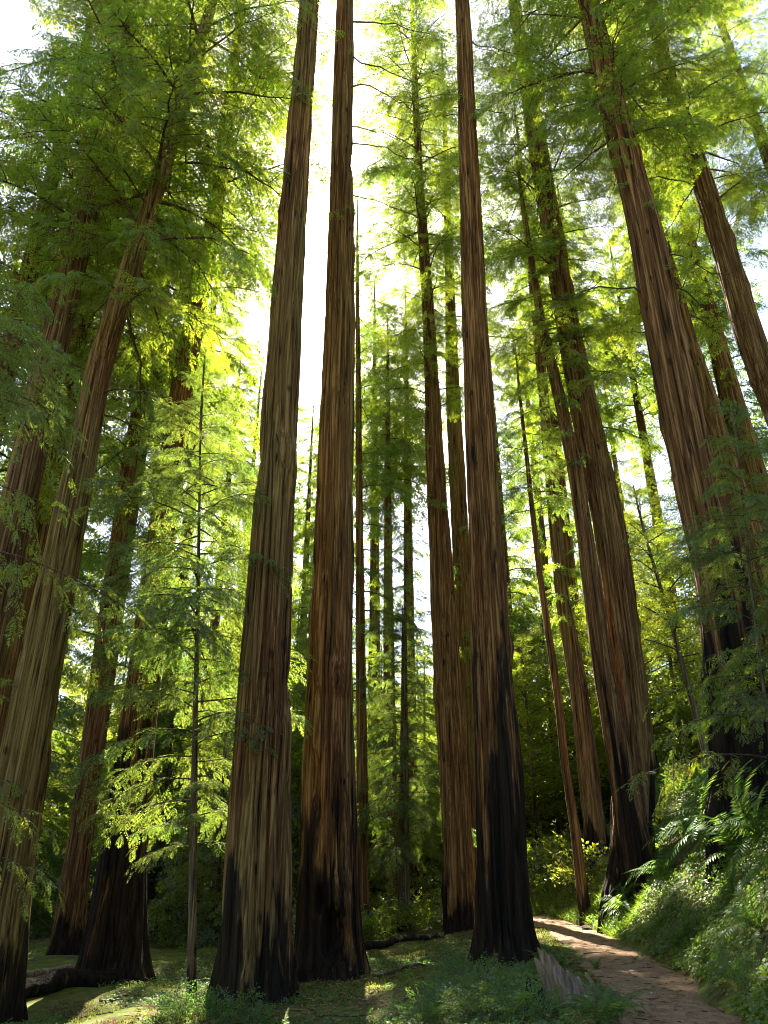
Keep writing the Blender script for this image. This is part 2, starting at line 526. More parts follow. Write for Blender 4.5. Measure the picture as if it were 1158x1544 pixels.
# ------------------------------------------------------------------ foliage templates
def spray_template(rng, n, lw, ll):
    """flat feathered twig, unit length along +X; leaflets are narrow diamonds in two ranks"""
    V = []
    def leaflet(p, d, L, W, zt):
        s = np.array([-d[1], d[0], 0.0])
        m = p + d * L * 0.5
        z = np.array([0, 0, 1.0])
        V.extend([p, m + s * W * 0.5 + z * zt, p + d * L - z * L * 0.12, m - s * W * 0.5 - z * zt])
    for k in range(n):
        t = (k + 0.6) / (n + 0.3)
        L = ll * (0.55 + 0.9 * math.sin(math.pi * min(t * 0.8 + 0.18, 1))) * rng.uniform(0.75, 1.15)
        for sgn in (-1, 1):
            if rng.rand() < 0.08: continue
            a = math.radians(rng.uniform(42, 62)) * sgn
            p = np.array([t, 0, -0.16 * t * t])
            leaflet(p, np.array([math.cos(a), math.sin(a), -0.1]), L, lw * rng.uniform(0.8, 1.2), rng.uniform(-0.02, 0.02))
    leaflet(np.array([0.86, 0, -0.13]), np.array([1, 0, -0.15]), 0.28, lw, 0)
    return np.array(V)


rt = RS(11)
SPRAY_HI = [spray_template(rt, 9, 0.062, 0.24) for _ in range(4)]
SPRAY_MID = [spray_template(rt, 5, 0.11, 0.34) for _ in range(4)]
SPRAY_LO = [spray_template(rt, 3, 0.17, 0.46) for _ in range(4)]


def leafy_template(rng, n, size):
    """twig with n oval leaves"""
    V = []
    for k in range(n):
        t = (k + 0.7) / n
        a = rng.uniform(0, 2 * math.pi)
        d = np.array([math.cos(a) * 0.6 + 0.5, math.sin(a), rng.uniform(-0.5, 0.35)]); d /= np.linalg.norm(d)
        s = np.cross(d, [0, 0, 1.0]); s /= np.linalg.norm(s) + 1e-9
        s = s + np.array([0, 0, rng.uniform(-0.5, 0.5)]); s /= np.linalg.norm(s)
        p = np.array([t, 0, -0.1 * t * t]) + d * 0.05
        L = size * rng.uniform(0.7, 1.2); W = L * rng.uniform(0.42, 0.55)
        V.extend([p, p + d * L * 0.45 + s * W * 0.5, p + d * L, p + d * L * 0.45 - s * W * 0.5])
    return np.array(V)


LEAFY = [leafy_template(rt, 9, 0.30) for _ in range(4)]
LEAFY_LO = [leafy_template(rt, 5, 0.42) for _ in range(4)]


def put_sprays(geo, temps, rng, O, D, U, S, mat=1):
    """place spray templates at origins O, along D, normal about U, with lengths S"""
    O = np.asarray(O); D = np.asarray(D); U = np.asarray(U); S = np.asarray(S)
    D = D / (np.linalg.norm(D, axis=1)[:, None] + 1e-9)
    Yv = np.cross(U, D); Yv /= np.linalg.norm(Yv, axis=1)[:, None] + 1e-9
    Zv = np.cross(D, Yv)
    pick = rng.randint(0, len(temps), len(O))
    for k, T in enumerate(temps):
        m = pick == k
        if not m.any(): continue
        W = (T[None, :, 0, None] * D[m][:, None, :] + T[None, :, 1, None] * Yv[m][:, None, :] + T[None, :, 2, None] * Zv[m][:, None, :])
        W = O[m][:, None, :] + W * S[m][:, None, None]
        W = W.reshape(-1, 3)
        geo.add(W, np.arange(len(W)).reshape(-1, 4), mat)


def make_branch(geo, rng, L, temps, rise=0.15, droop=0.35, nsec=16, sec=0.32, spl=(0.25, 0.42), gap=0.16,
                start=0.12, r0=None, wood_k=5, twig_wood=True, skip=0.1, hang=0.35, up=0.0, terminal=True):
    t = np.linspace(0, 1, 9)
    wy = np.cumsum(rng.normal(0, 0.025, 9)) * L
    P = np.stack([L * t * (1 - 0.12 * droop * t), wy * t, L * (rise * t - droop * t * t) + np.cumsum(rng.normal(0, 0.008, 9)) * L], -1)
    P[0] = 0
    r0 = r0 or 0.011 * L + 0.008
    geo.add(*tube(P, r0 * (1 - 0.86 * t) , wood_k), 0)
    O, D, U, S = [], [], [], []
    side = 1
    for k in range(nsec):
        tt = start + (1 - start) * (k + rng.uniform(0.1, 0.9)) / nsec
        side = -side
        if rng.rand() < skip: continue
        p = np.array([np.interp(tt, t, P[:, c]) for c in range(3)])
        q = np.array([np.interp(min(tt + 0.05, 1), t, P[:, c]) for c in range(3)])
        ax = q - p if tt < 0.94 else P[-1] - P[-2]
        ax = ax / (np.linalg.norm(ax) + 1e-9)
        a = math.radians(rng.uniform(45, 70) * (1 - 0.5 * max(tt - 0.6, 0) / 0.4)) * side
        ca, sa = math.cos(a), math.sin(a)
        d = np.array([ax[0] * ca - ax[1] * sa, ax[0] * sa + ax[1] * ca, ax[2] * 0.6 + rng.normal(0, 0.18) + up])
        d /= np.linalg.norm(d)
        shape = 0.35 + 0.65 * math.sin(math.pi * min(0.12 + tt * 0.75, 1.0)) if tt < 0.9 else 0.35
        ls = L * sec * shape * rng.uniform(0.65, 1.2)
        ns = max(int(ls / gap), 1)
        hg = hang * rng.uniform(0.5, 1.4)
        u = np.linspace(0, 1, 4)
        SP = p + d * ls * u[:, None] + np.array([0, 0, -1.0]) * (hg * ls * u * u)[:, None]
        if twig_wood:
            geo.add(*tube(SP, 0.25 * r0 * (1 - 0.7 * u) + 0.002, 3), 0)
        for w in range(ns):
            uu = (w + 0.7) / ns
            o = p + d * ls * uu + np.array([0, 0, -hg * ls * uu * uu])
            dd = d + np.array([0, 0, -2 * hg * uu])
            for sg in ((1, -1) if rng.rand() < 0.75 else (rng.choice([-1, 1]),)):
                b = math.radians(rng.uniform(30, 60)) * sg
                cb, sb = math.cos(b), math.sin(b)
                e = np.array([dd[0] * cb - dd[1] * sb, dd[0] * sb + dd[1] * cb, dd[2] - 0.15 + rng.normal(0, 0.22)])
                O.append(o); D.append(e); U.append(np.array([rng.normal(0, 0.45), rng.normal(0, 0.45), 1.0])); S.append(rng.uniform(*spl))
        O.append(SP[-1]); D.append(d + np.array([0, 0, -2 * hg])); U.append(np.array([rng.normal(0, 0.3), rng.normal(0, 0.3), 1.0])); S.append(rng.uniform(*spl) * 1.1)
    if terminal:
        O.append(P[-1]); D.append(P[-1] - P[-2]); U.append(np.array([0.1, 0.1, 1.0])); S.append(spl[1])
    if O:
        put_sprays(geo, temps, rng, O, D, U, S)


def bare_branch(geo, rng, L):
    t = np.linspace(0, 1, 10)
    P = np.stack([L * t, np.cumsum(rng.normal(0, 0.03, 10)) * L, L * (-0.05 * t - 0.25 * t * t) + np.cumsum(rng.normal(0, 0.018, 10)) * L], -1); P[0] = 0
    geo.add(*tube(P, (0.008 * L + 0.006) * (1 - 0.85 * t), 5), 0)
    for k in range(9):
        tt = rng.uniform(0.2, 0.95)
        p = np.array([np.interp(tt, t, P[:, c]) for c in range(3)])
        a = rng.uniform(0.5, 1.2) * rng.choice([-1, 1])
        d = np.array([math.cos(a), math.sin(a), rng.uniform(-0.9, 0.2)])
        ls = L * rng.uniform(0.1, 0.3)
        u = np.linspace(0, 1, 4)
        SP = p + d * ls * u[:, None] + rng.normal(0, 0.05 * ls, (4, 3)) * u[:, None]
        geo.add(*tube(SP, 0.006 * (1 - 0.7 * u) + 0.002, 3), 0)


def branch_mesh(name, seed, mats, **kw):
    g = Geo(); make_branch(g, RS(seed), **kw)
    V, Q_, M_ = g.arrays()
    w = M_ == 0
    def sub(nm, q, m, sm):
        idx, inv = np.unique(q, return_inverse=True)
        return quads_mesh(nm, V[idx], inv.reshape(-1, 4), [m], smooth=sm)
    return (sub(name, Q_[w], mats[0], True), sub('leaves' if mats[1] is M_BROAD else 'needles', Q_[~w], mats[1], False))


BR = {}
# mature redwood branches (about 4 m): drooping feathered fans
BR['redwood'] = [branch_mesh('branch', 100 + k, [M_TWIG, M_NEEDLE], L=4.0, temps=SPRAY_MID, rise=0.10 + 0.05 * (k % 3), droop=0.32 + 0.08 * (k % 2),
                             nsec=20, sec=0.34, spl=(0.24, 0.44), gap=0.17) for k in range(6)]
BR['dark'] = [branch_mesh('branch', 140 + k, [M_TWIG, M_NEEDLE2], L=4.0, temps=SPRAY_MID, rise=0.12, droop=0.36,
                          nsec=18, sec=0.32, spl=(0.24, 0.44), gap=0.17) for k in range(4)]
# fine branches of young trees near the camera
BR['young'] = [branch_mesh('branch', 200 + k, [M_TWIG, M_YOUNG], L=2.2, temps=SPRAY_HI, rise=0.16, droop=0.38,
                           nsec=15, sec=0.36, spl=(0.20, 0.34), gap=0.13, r0=0.022) for k in range(5)]
# hanging sprays with widely spaced twigs, close to the camera
BR['sparse'] = [branch_mesh('branch', 240 + k, [M_TWIG, M_NEEDLE], L=2.6, temps=SPRAY_HI, rise=0.14, droop=0.34,
                            nsec=12, sec=0.30, spl=(0.18, 0.30), gap=0.15, r0=0.02, skip=0.2, hang=0.6) for k in range(5)]
BR['sprig'] = [branch_mesh('sprig', 280 + k, [M_TWIG, M_NEEDLE], L=0.9, temps=SPRAY_MID, rise=0.2, droop=0.6,
                           nsec=8, sec=0.45, spl=(0.22, 0.36), gap=0.14, r0=0.012) for k in range(3)]
BR['broad'] = [branch_mesh('branch', 300 + k, [M_TWIG, M_BROAD], L=3.0, temps=LEAFY, rise=0.42, droop=0.30,
                           nsec=16, sec=0.36, spl=(0.28, 0.42), gap=0.17, up=0.15, hang=0.15) for k in range(4)]
BR['bare'] = []
for k in range(4):
    g = Geo(); bare_branch(g, RS(330 + k), 3.0)
    BR['bare'].append((g.mesh('bare_limb', [M_TWIG]), None))

# ------------------------------------------------------------------ trunks
def make_trunk(pts_local, H_end, rng, segs, ring_step, furrow=0.13, depth=0.035, flute=0.10, mat=None, bury=0.6, cavity=None):
    """pts_local: rows (x, z, r) from foot upwards in the tree's own frame (y = 0 plane), extended to a tip at height H_end"""
    A = np.array(pts_local, float)
    z = list(A[:, 1]); x = list(A[:, 0]); r = list(A[:, 2])
    if z[-1] < H_end:
        sl = (x[-1] - x[-2]) / max(z[-1] - z[-2], 0.1)
        dz = H_end - z[-1]
        r_end = r[-1]
        for f in (0.35, 0.7, 1.0):
            x.append(x[len(A) - 1] + sl * dz * f * (1 - 0.35 * f)); z.append(A[-1, 1] + dz * f); r.append(r_end * (1 - 0.9 * f) + 0.02)
    z = np.array(z); x = np.array(x); r = np.array(r)
    h = [-bury]
    while h[-1] < z[-1]:
        step = ring_step * (0.45 if h[-1] < 3 else (1.0 if h[-1] < 26 else 3.0))
        h.append(min(h[-1] + step, z[-1]))
    h = np.array(h)
    # smoothed interpolation of centre line and radius
    hs = np.linspace(-bury, z[-1], 400)
    def smooth_interp(v):
        raw = np.interp(hs, z, v)
        lo = v[0] + (v[1] - v[0]) / max(z[1] - z[0], 0.1) * (hs - z[0])
        raw = np.where(hs < z[0], lo, raw)
        kk = 15
        sm = np.convolve(np.pad(raw, kk // 2, mode='edge'), np.ones(kk) / kk, 'valid')
        w = np.clip(np.minimum(hs - hs[0], hs[-1] - hs) / 2.0, 0, 1)
        return np.interp(h, hs, raw * (1 - w) + sm * w)
    cx = smooth_interp(x); rr = np.maximum(smooth_interp(r), 0.012)
    th = np.arange(segs) * 2 * math.pi / segs
    TH, HH = np.meshgrid(th, h)
    RR = rr[:, None] * 0.93        # ridges and lobes stand proud of this core
    rm = max(float(np.median(rr)), 0.05)
    nc = max(int(2 * math.pi * rm / furrow), 6)
    seed = rng.randint(1, 200)
    U = TH / (2 * math.pi) * nc + 0.35 * np.sin(HH * 0.5 + seed)
    a = pnoise(U, HH * 0.2 + 0.4 * pnoise(U * 0.5, HH * 0.15, max(nc // 2, 3), seed + 9), nc, seed)
    b = pnoise(U * 2, HH * 0.6, nc * 2, seed + 3)
    groove = np.exp(-((a - 0.5) / 0.085) ** 2)
    a2 = pnoise(U * 2, HH * 0.33, nc * 2, seed + 7)
    groove = np.maximum(groove, 0.55 * np.exp(-((a2 - 0.5) / 0.07) ** 2))
    disp = 0.35 - 1.35 * groove + (b - 0.5) * 0.8
    nf = rng.randint(5, 9)
    lob = np.cos(nf * TH + 2.2 * vnoise(HH * 0.12, HH * 0, seed) + seed) * 0.6 + np.cos((nf - 3) * TH + seed * 2) * 0.6
    flt = flute * np.exp(-np.maximum(HH, 0) / 1.6) * lob + 0.03 * lob + 0.16 * np.exp(-np.maximum(HH, 0) / 0.35) + 0.10 * (pnoise(TH / (2 * math.pi) * 5, HH * 0.45, 5, seed + 11) - 0.5)
    amp = depth * np.clip(RR / 0.5, 0.25, 1.15)
    RAD = RR * (1 + flt) + disp * amp
    if segs >= 100:
        rb_ = RS(seed + 900)
        for _ in range(9):
            t0, z0, sz = rb_.uniform(0, 6.28), rb_.uniform(0.5, 24), rb_.uniform(0.10, 0.26)
            dth = (TH - t0 + math.pi) % (2 * math.pi) - math.pi
            RAD = RAD + rb_.uniform(0.3, 0.6) * sz * np.exp(-((dth * RR / sz) ** 2 + ((HH - z0) / (sz * 1.6)) ** 2)) * np.clip(RR / 0.5, 0.3, 1)
    for (ct, cz, dt, dz_, dp) in (cavity or []):
        dth = (TH - ct + math.pi) % (2 * math.pi) - math.pi
        wob = 0.35 * (pnoise(U * 0.7, HH * 2.5, nc, seed + 5) - 0.5)
        q = (dth / dt) ** 2 + ((HH - cz) / dz_) ** 2 + wob
        RAD = RAD - dp * RR * np.clip(1.25 - q, 0, 1) ** 0.6
    X = cx[:, None] + RAD * np.cos(TH)
    Yc = 0.06 * np.sin(HH * 0.13 + seed) * np.clip(HH / 5, 0, 1)
    Y = Yc + RAD * np.sin(TH)
    V = np.stack([X, Y, HH], -1).reshape(-1, 3)
    n = len(h)
    i = np.arange(n - 1)[:, None] * segs; j = np.arange(segs)[None, :]; j2 = (j + 1) % segs
    Q = np.stack([i + j, i + j2, i + segs + j2, i + segs + j], -1).reshape(-1, 4)
    me = quads_mesh('trunk', V, Q, [mat or M_BARK], smooth=True)
    centre = lambda zz: (float(np.interp(zz, h, cx)), float(np.interp(zz, h, rr)))
    return me, centre


def add_branch(parent, kind, rng, loc, az, pitch, scale, name='branch'):
    me, lv = BR[kind][rng.randint(len(BR[kind]))]
    o = obj(name, me, parent, loc)
    if lv is not None:
        obj('leaves' if kind == 'broad' else 'needles', lv, o)
    o.rotation_euler = (rng.normal(0, 0.15), -pitch, az)
    sy = scale * rng.choice([-1, 1])
    o.scale = (scale, sy, scale)
    return o


def tree(name, label, pts, Y=None, H=46, seed=1, segs=96, step=0.35, crown=None, sprigs=None, bare=None, char_shade=3.0, lichen=0.5,
         weathered=0.15, mat=None, group=None, depth=0.06, furrow=0.13, flute=0.10, cat='tree', bury=0.6, cavity=None, custom=None):
    """pts: (photo x, photo y, photo width) from foot up, all in the vertical plane at distance Y"""
    rng = RS(seed)
    if Y is None:
        P0 = hit(pts[0][0], pts[0][1]); Y = float(P0[1])
    W = [on_plane_y(a, b, Y) for a, b, _ in pts]
    R = [0.5 * w * px_size(p) for (_, _, w), p in zip(pts, W)]
    # foot: carry the lowest two points down to the ground
    p0, p1 = W[0], W[1]
    gz = ground1(p0[0], Y)
    sl = (p1[0] - p0[0]) / (p1[2] - p0[2])
    x0 = p0[0] + sl * (gz - p0[2])
    gz = ground1(x0, Y); x0 = p0[0] + sl * (gz - p0[2])
    base = np.array([x0, Y, gz])
    loc = [(p[0] - x0, p[2] - gz, r) for p, r in zip(W, R)]
    if loc[0][1] > 0.6:
        rs = (R[0] - R[1]) / max(loc[1][1] - loc[0][1], 0.1)
        loc.insert(0, (0.0, 0.0, R[0] + min(max(rs, 0), 0.05) * loc[0][1] + 0.1 * R[0]))
    else:
        loc[0] = (loc[0][0], max(loc[0][1], 0.0), loc[0][2])
    root = thing(name, label, cat, base, group)
    me, centre = make_trunk(loc, H, rng, segs, step, furrow=furrow, depth=depth, flute=flute, mat=mat, bury=bury, cavity=cavity)
    tr = obj('trunk', me, root)
    tr['char_shade_height'] = float(char_shade); tr['lichen'] = float(lichen); tr['weathered'] = float(weathered)
    for spec in (crown or []):
        kind, h0, h1, n, l0, l1 = spec[:6]
        azr = spec[6] if len(spec) > 6 else None
        az = rng.uniform(0, 6.28)
        for k in range(n):
            f = (k + rng.uniform(0, 1)) / n
            z = h0 + (h1 - h0) * f
            az += 2.399 + rng.normal(0, 0.4)
            a_ = az if azr is None else rng.uniform(*azr)
            c, r = centre(z)
            Lr = (l0 + (l1 - l0) * f) * rng.uniform(0.7, 1.2)
            ref = {'redwood': 4.0, 'dark': 4.0, 'young': 2.2, 'sparse': 2.6, 'broad': 3.0}[kind]
            add_branch(root, kind, rng, (c + math.cos(a_) * r * 0.7, math.sin(a_) * r * 0.7, z), a_, rng.normal(-0.02, 0.16) + 0.25 * f * f, Lr / ref)
    for (kind, z, a_, pt, s) in (custom or []):
        c, r = centre(z)
        add_branch(root, kind, rng, (c + math.cos(a_) * r * 0.7, math.sin(a_) * r * 0.7, z), a_, pt, s)
    for (z, a_, s) in (sprigs or []):
        c, r = centre(z)
        add_branch(root, 'sprig', rng, (c + math.cos(a_) * r * 0.85, math.sin(a_) * r * 0.85, z), a_, rng.normal(0.1, 0.2), s, 'sprig')
    for (z, a_, s) in (bare or []):
        c, r = centre(z)
        add_branch(root, 'bare', rng, (c + math.cos(a_) * r * 0.8, math.sin(a_) * r * 0.8, z), a_, rng.normal(-0.05, 0.15), s, 'bare_limb')
    return root, base, centre


def sprig_list(seed, z0, z1, n, s=(0.5, 1.1), azr=(math.pi, 2 * math.pi)):
    r = RS(seed)
    return [(r.uniform(z0, z1), r.uniform(*azr), r.uniform(*s)) for _ in range(n)]


REDGRP = None
T = {}
# the four great trunks in the middle
T['m1'] = tree('redwood_tree', 'huge redwood with pale tan furrowed bark, the thickest trunk left of its darker twin',
     [(382, 1505, 118), (386, 1400, 108), (391, 1250, 96), (400, 1000, 76), (417, 700, 59), (429, 500, 50), (447, 250, 38), (467, 0, 29)],
     seed=21, H=52, segs=256, step=0.3, char_shade=1.7, lichen=0.8, weathered=0.12, depth=0.085,
     crown=[('redwood', 38, 51, 15, 4.0, 1.5)], sprigs=[(24.5, 5.4, 0.5)], bare=[(15, 0.1, 0.18), (18.5, 3.0, 0.25), (21, 3.3, 0.3), (23, 0.3, 0.2), (12, 3.1, 0.12), (26, 2.9, 0.35), (28, 0.2, 0.3)])
T['m2'] = tree('redwood_tree', 'reddish brown redwood with a hollow burnt cavity at its flared mossy foot',
     [(497, 1468, 122), (494, 1400, 106), (494, 1250, 90), (499, 1000, 71), (505, 700, 55), (512, 500, 46), (515, 250, 35), (520, 0, 26)],
     seed=22, H=52, segs=240, step=0.3, char_shade=3.0, lichen=0.5, weathered=0.05, depth=0.085, flute=0.14, cavity=[(-1.35, 0.75, 0.33, 0.5, 0.55), (-1.75, 1.5, 0.14, 0.28, 0.4)],
     crown=[('redwood', 40, 51, 12, 4.0, 1.5)], sprigs=[(31, 3.6, 0.7), (30.5, 5.6, 0.6), (21.8, 4.4, 0.6), (22.4, 5.4, 0.5)],
     bare=[(19, 0.1, 0.5), (21, 2.8, 0.35), (23.5, 0.2, 0.8), (24.2, 3.0, 0.6), (26, 0.0, 1.0), (27, 0.3, 0.9), (29, -0.1, 1.1), (31, 0.2, 1.2), (33, 0.1, 1.3), (28, 3.1, 0.5)])
T['m3'] = tree('redwood_tree', 'slimmer redwood with deep straight furrows just behind the charred trunk by the trail',
     [(697, 1400, 54), (690, 1250, 46), (680, 1100, 44), (668, 900, 38), (656, 700, 28), (648, 500, 20), (634, 300, 14), (627, 150, 10)],
     seed=23, H=58, segs=168, step=0.35, char_shade=1.3, lichen=0.3, weathered=0.1, depth=0.08,
     crown=[('redwood', 20, 31, 30, 2.2, 3.2), ('redwood', 31, 50, 80, 3.8, 3.0), ('redwood', 50, 57, 14, 2.6, 1.0)], sprigs=sprig_list(5, 16, 40, 26))
T['m4'] = tree('redwood_tree', 'tall red brown redwood with a blackened fire charred foot beside the trail bend',
     [(762, 1447, 100), (759, 1400, 86), (756, 1250, 78), (747, 1100, 68), (737, 900, 56), (727, 700, 47), (718, 500, 40), (709, 300, 33), (703, 150, 27), (697, 0, 22)],
     seed=24, H=50, segs=224, step=0.3, char_shade=7.5, lichen=0.15, weathered=0.0, depth=0.06,
     crown=[('redwood', 37, 49, 15, 4.0, 1.5)], sprigs=[(27, 4.0, 0.8), (27.8, 3.4, 0.7), (24, 3.2, 0.8)] + sprig_list(8, 25, 31, 5, azr=(2.6, 3.8)),
     bare=[(27, 0.0, 0.8), (31, 0.2, 1.0), (14, 3.1, 0.15), (17, 0.1, 0.2), (20, 3.0, 0.25), (22, 0.0, 0.3), (10, 0.2, 0.12)])
# left group
T['l1'] = tree('redwood_tree', 'grey brown redwood whose bark peels in pale strips beside two darker leaning trunks',
     [(-5, 900, 58), (40, 700, 50), (71, 550, 45), (112, 390, 38), (150, 240, 33), (185, 110, 27)], Y=17.5,
     seed=31, H=44, segs=160, step=0.35, char_shade=2.5, lichen=0.3, weathered=0.35,
     crown=[('redwood', 19, 24, 14, 3.4, 4.2), ('redwood', 24, 31, 14, 4.4, 3.8), ('redwood', 30, 42, 14, 3.4, 1.5)], bare=[(14.6, 2.8, 0.9), (15.2, 0.2, 0.8), (16.0, 3.5, 1.0), (15.5, 0.8, 0.7)])
T['l2'] = tree('redwood_tree', 'dim brown redwood half hidden behind the grey peeling trunk',
     [(-15, 1060, 56), (20, 900, 52), (60, 700, 47), (95, 550, 42), (135, 420, 34), (170, 290, 28)], Y=23,
     seed=32, H=46, segs=96, step=0.4, char_shade=3, lichen=0.4, weathered=0.1,
     crown=[('dark', 18, 44, 46, 4.0, 1.6)])
T['l3'] = tree('redwood_tree', 'redwood with yellow green streaked bark and straight dark furrows at the clearing edge',
     [(-20, 1525, 92), (0, 1350, 80), (35, 1150, 72), (62, 1000, 62), (121, 700, 46), (150, 550, 38), (200, 400, 31)], Y=16.5,
     seed=33, H=40, segs=208, step=0.3, char_shade=1.3, lichen=0.9, weathered=0.1, depth=0.08,
     crown=[('redwood', 16, 22, 20, 3.0, 4.2), ('redwood', 22, 29, 20, 4.2, 3.4), ('redwood', 28, 39, 13, 3.0, 1.2)], sprigs=sprig_list(9, 4, 9, 5, s=(0.5, 0.9)), bare=[(13, 0.4, 0.9), (13.6, -0.2, 1.0)])
T['l4'] = tree('redwood_tree', 'narrow brown redwood standing behind the fallen dark log',
     [(103, 1450, 56), (111, 1350, 42), (131, 1200, 35), (160, 950, 28), (200, 660, 22), (228, 510, 18), (245, 400, 15)], Y=27,
     seed=34, H=40, segs=80, step=0.45, char_shade=0.9, lichen=0.4, weathered=0.2,
     crown=[('dark', 9, 20, 18, 2.2, 2.8), ('redwood', 18, 39, 42, 3.8, 1.6)])
T['l5'] = tree('redwood_tree', 'broad black footed redwood with reddish upper stem, right of the fallen dark log',
     [(170, 1478, 108), (175, 1400, 92), (184, 1300, 74), (197, 1200, 62), (209, 1080, 52), (240, 850, 45), (278, 560, 34), (320, 350, 26), (336, 225, 22)],
     seed=35, H=46, segs=160, step=0.35, char_shade=5, lichen=0.2, weathered=0.0, flute=0.14,
     crown=[('redwood', 20, 28, 20, 2.6, 3.8), ('redwood', 28, 37, 26, 4.4, 3.4), ('redwood', 36, 45, 10, 3.0, 1.4)])
# thin stems in the middle
T['c1'] = tree('redwood_tree', 'thin straight redwood pole standing close behind the burnt hollow trunk',
     [(550, 1400, 21), (547, 1250, 18), (543, 900, 14), (541, 650, 10), (539, 450, 6)], Y=33,
     seed=41, H=38, segs=48, step=0.5, char_shade=1.5, lichen=0.3, crown=[('dark', 9, 37.8, 74, 2.8, 1.3)])
T['c2'] = tree('redwood_tree', 'green tinged redwood stem with leafy sprigs seen in the slit beside the charred trunk',
     [(712, 1250, 30), (700, 950, 27), (688, 700, 26), (683, 600, 22), (679, 450, 16)], Y=37,
     seed=42, H=58, segs=56, step=0.5, char_shade=2, lichen=0.9, crown=[('redwood', 27, 50, 64, 3.4, 3.0), ('redwood', 50, 57, 14, 2.6, 1.0)], sprigs=sprig_list(12, 6, 18, 16))
# right group
T['r1'] = tree('redwood_tree', 'thin bare redwood pole right beside the trail where it bends',
     [(878, 1335, 18), (868, 1250, 16), (852, 1150, 14), (842, 1050, 12), (826, 950, 11), (812, 850, 9), (795, 700, 7)], Y=27,
     seed=51, H=22, segs=48, step=0.5, char_shade=0.6, lichen=0.2, crown=[('young', 14, 21.8, 40, 2.2, 0.9)])
T['r2'] = tree('redwood_tree', 'mid sized greyish redwood at the top of the trail between pole and great charred trunk',
     [(903, 1300, 36), (886, 1150, 31), (875, 1050, 28), (848, 900, 22), (829, 700, 18), (820, 600, 16), (805, 450, 12)], Y=31,
     seed=52, H=42, segs=72, step=0.45, char_shade=0.8, lichen=0.6, weathered=0.3, crown=[('redwood', 22, 41, 58, 3.4, 1.4)], sprigs=sprig_list(14, 9, 20, 14))
T['r3'] = tree('redwood_tree', 'great dark redwood at the edge of the bank with a slender trunk leaning on it',
     [(953, 1270, 62), (956, 1200, 62), (954, 1100, 60), (945, 1000, 52), (921, 800, 48), (899, 700, 47), (877, 600, 42), (857, 500, 35), (833, 350, 32), (806, 200, 27), (790, 100, 22), (775, 0, 18)], Y=24,
     seed=53, H=46, segs=176, step=0.35, bury=1.6, char_shade=2.2, lichen=0.4, weathered=0.15,
     crown=[('redwood', 15, 27, 24, 2.6, 3.4), ('redwood', 27, 37, 28, 3.8, 3.0), ('redwood', 37, 45, 12, 2.6, 1.2)], sprigs=sprig_list(15, 13, 30, 26))
T['r4'] = tree('redwood_tree', 'slender leaning redwood trunk growing out of the foot of the great dark one',
     [(945, 1200, 44), (927, 1100, 38), (908, 1000, 32), (882, 800, 25), (866, 700, 22), (845, 600, 19), (820, 500, 15), (803, 400, 11)], Y=23.3,
     seed=54, H=28, segs=72, step=0.4, bury=1.6, char_shade=3.0, lichen=0.2, crown=[('redwood', 17, 28, 26, 1.8, 0.8)], sprigs=sprig_list(16, 14, 22, 8))
T['r5'] = tree('redwood_tree', 'massive leaning redwood on the bank, its upper trunk pale and its lower bark blackened',
     [(1122, 1150, 98), (1107, 1000, 90), (1082, 850, 78), (1043, 700, 66), (1022, 600, 64), (1000, 500, 57), (973, 350, 50), (934, 200, 42), (910, 100, 37), (888, 0, 30)], Y=17.5,
     seed=55, H=44, segs=224, step=0.3, bury=2.2, char_shade=6, lichen=0.1, weathered=0.12,
     crown=[('redwood', 20, 26, 24, 2.6, 3.8), ('redwood', 26, 33, 22, 4.4, 3.8), ('redwood', 32, 43, 12, 3.2, 1.5)], sprigs=sprig_list(17, 14, 24, 10),
     bare=[(14, 3.3, 1.1), (14.4, 0.2, 0.9), (15.5, 0.0, 0.9)])
T['r6'] = tree('redwood_tree', 'slighter redwood tucked behind the massive leaning trunk on the bank',
     [(1095, 700, 34), (1066, 600, 30), (1035, 500, 24), (1010, 400, 18)], Y=29,
     seed=56, H=40, segs=64, step=0.5, char_shade=2, lichen=0.3, crown=[('redwood', 19, 39, 52, 3.2, 1.2)])
T['r7'] = tree('redwood_tree', 'straight furrowed redwood uphill on the bank, clear of branches below its leafy crown',
     [(1160, 580, 43), (1130, 500, 41), (1087, 350, 35), (1035, 200, 29), (1003, 100, 22), (980, 0, 18)], Y=20.5,
     seed=57, H=40, segs=144, step=0.35, char_shade=2, lichen=0.3, weathered=0.15,
     crown=[('redwood', 18, 25, 24, 2.6, 3.4), ('redwood', 25, 34, 36, 4.0, 3.2), ('redwood', 33, 39, 8, 2.6, 1.2)], sprigs=sprig_list(18, 15, 25, 10))
T['r8'] = tree('redwood_tree', 'distant brown redwood on the hillside with tufts of leaves along its stem',
     [(1125, 660, 28), (1107, 600, 26), (1075, 480, 20), (1050, 390, 16)], Y=34,
     seed=58, H=44, segs=56, step=0.5, char_shade=2, lichen=0.3, crown=[('redwood', 22, 43, 46, 3.2, 1.2)], sprigs=sprig_list(19, 16, 26, 16))
T['r9'] = tree('redwood_tree', 'uphill redwood with ivy green stem, farthest up the hillside beyond the furrowed one',
     [(1190, 330, 22), (1158, 235, 20), (1128, 160, 17), (1105, 90, 14)], Y=27,
     seed=59, H=44, segs=56, step=0.5, char_shade=2, lichen=0.7, crown=[('redwood', 22, 43, 56, 3.6, 1.4)], sprigs=sprig_list(20, 18, 32, 16))

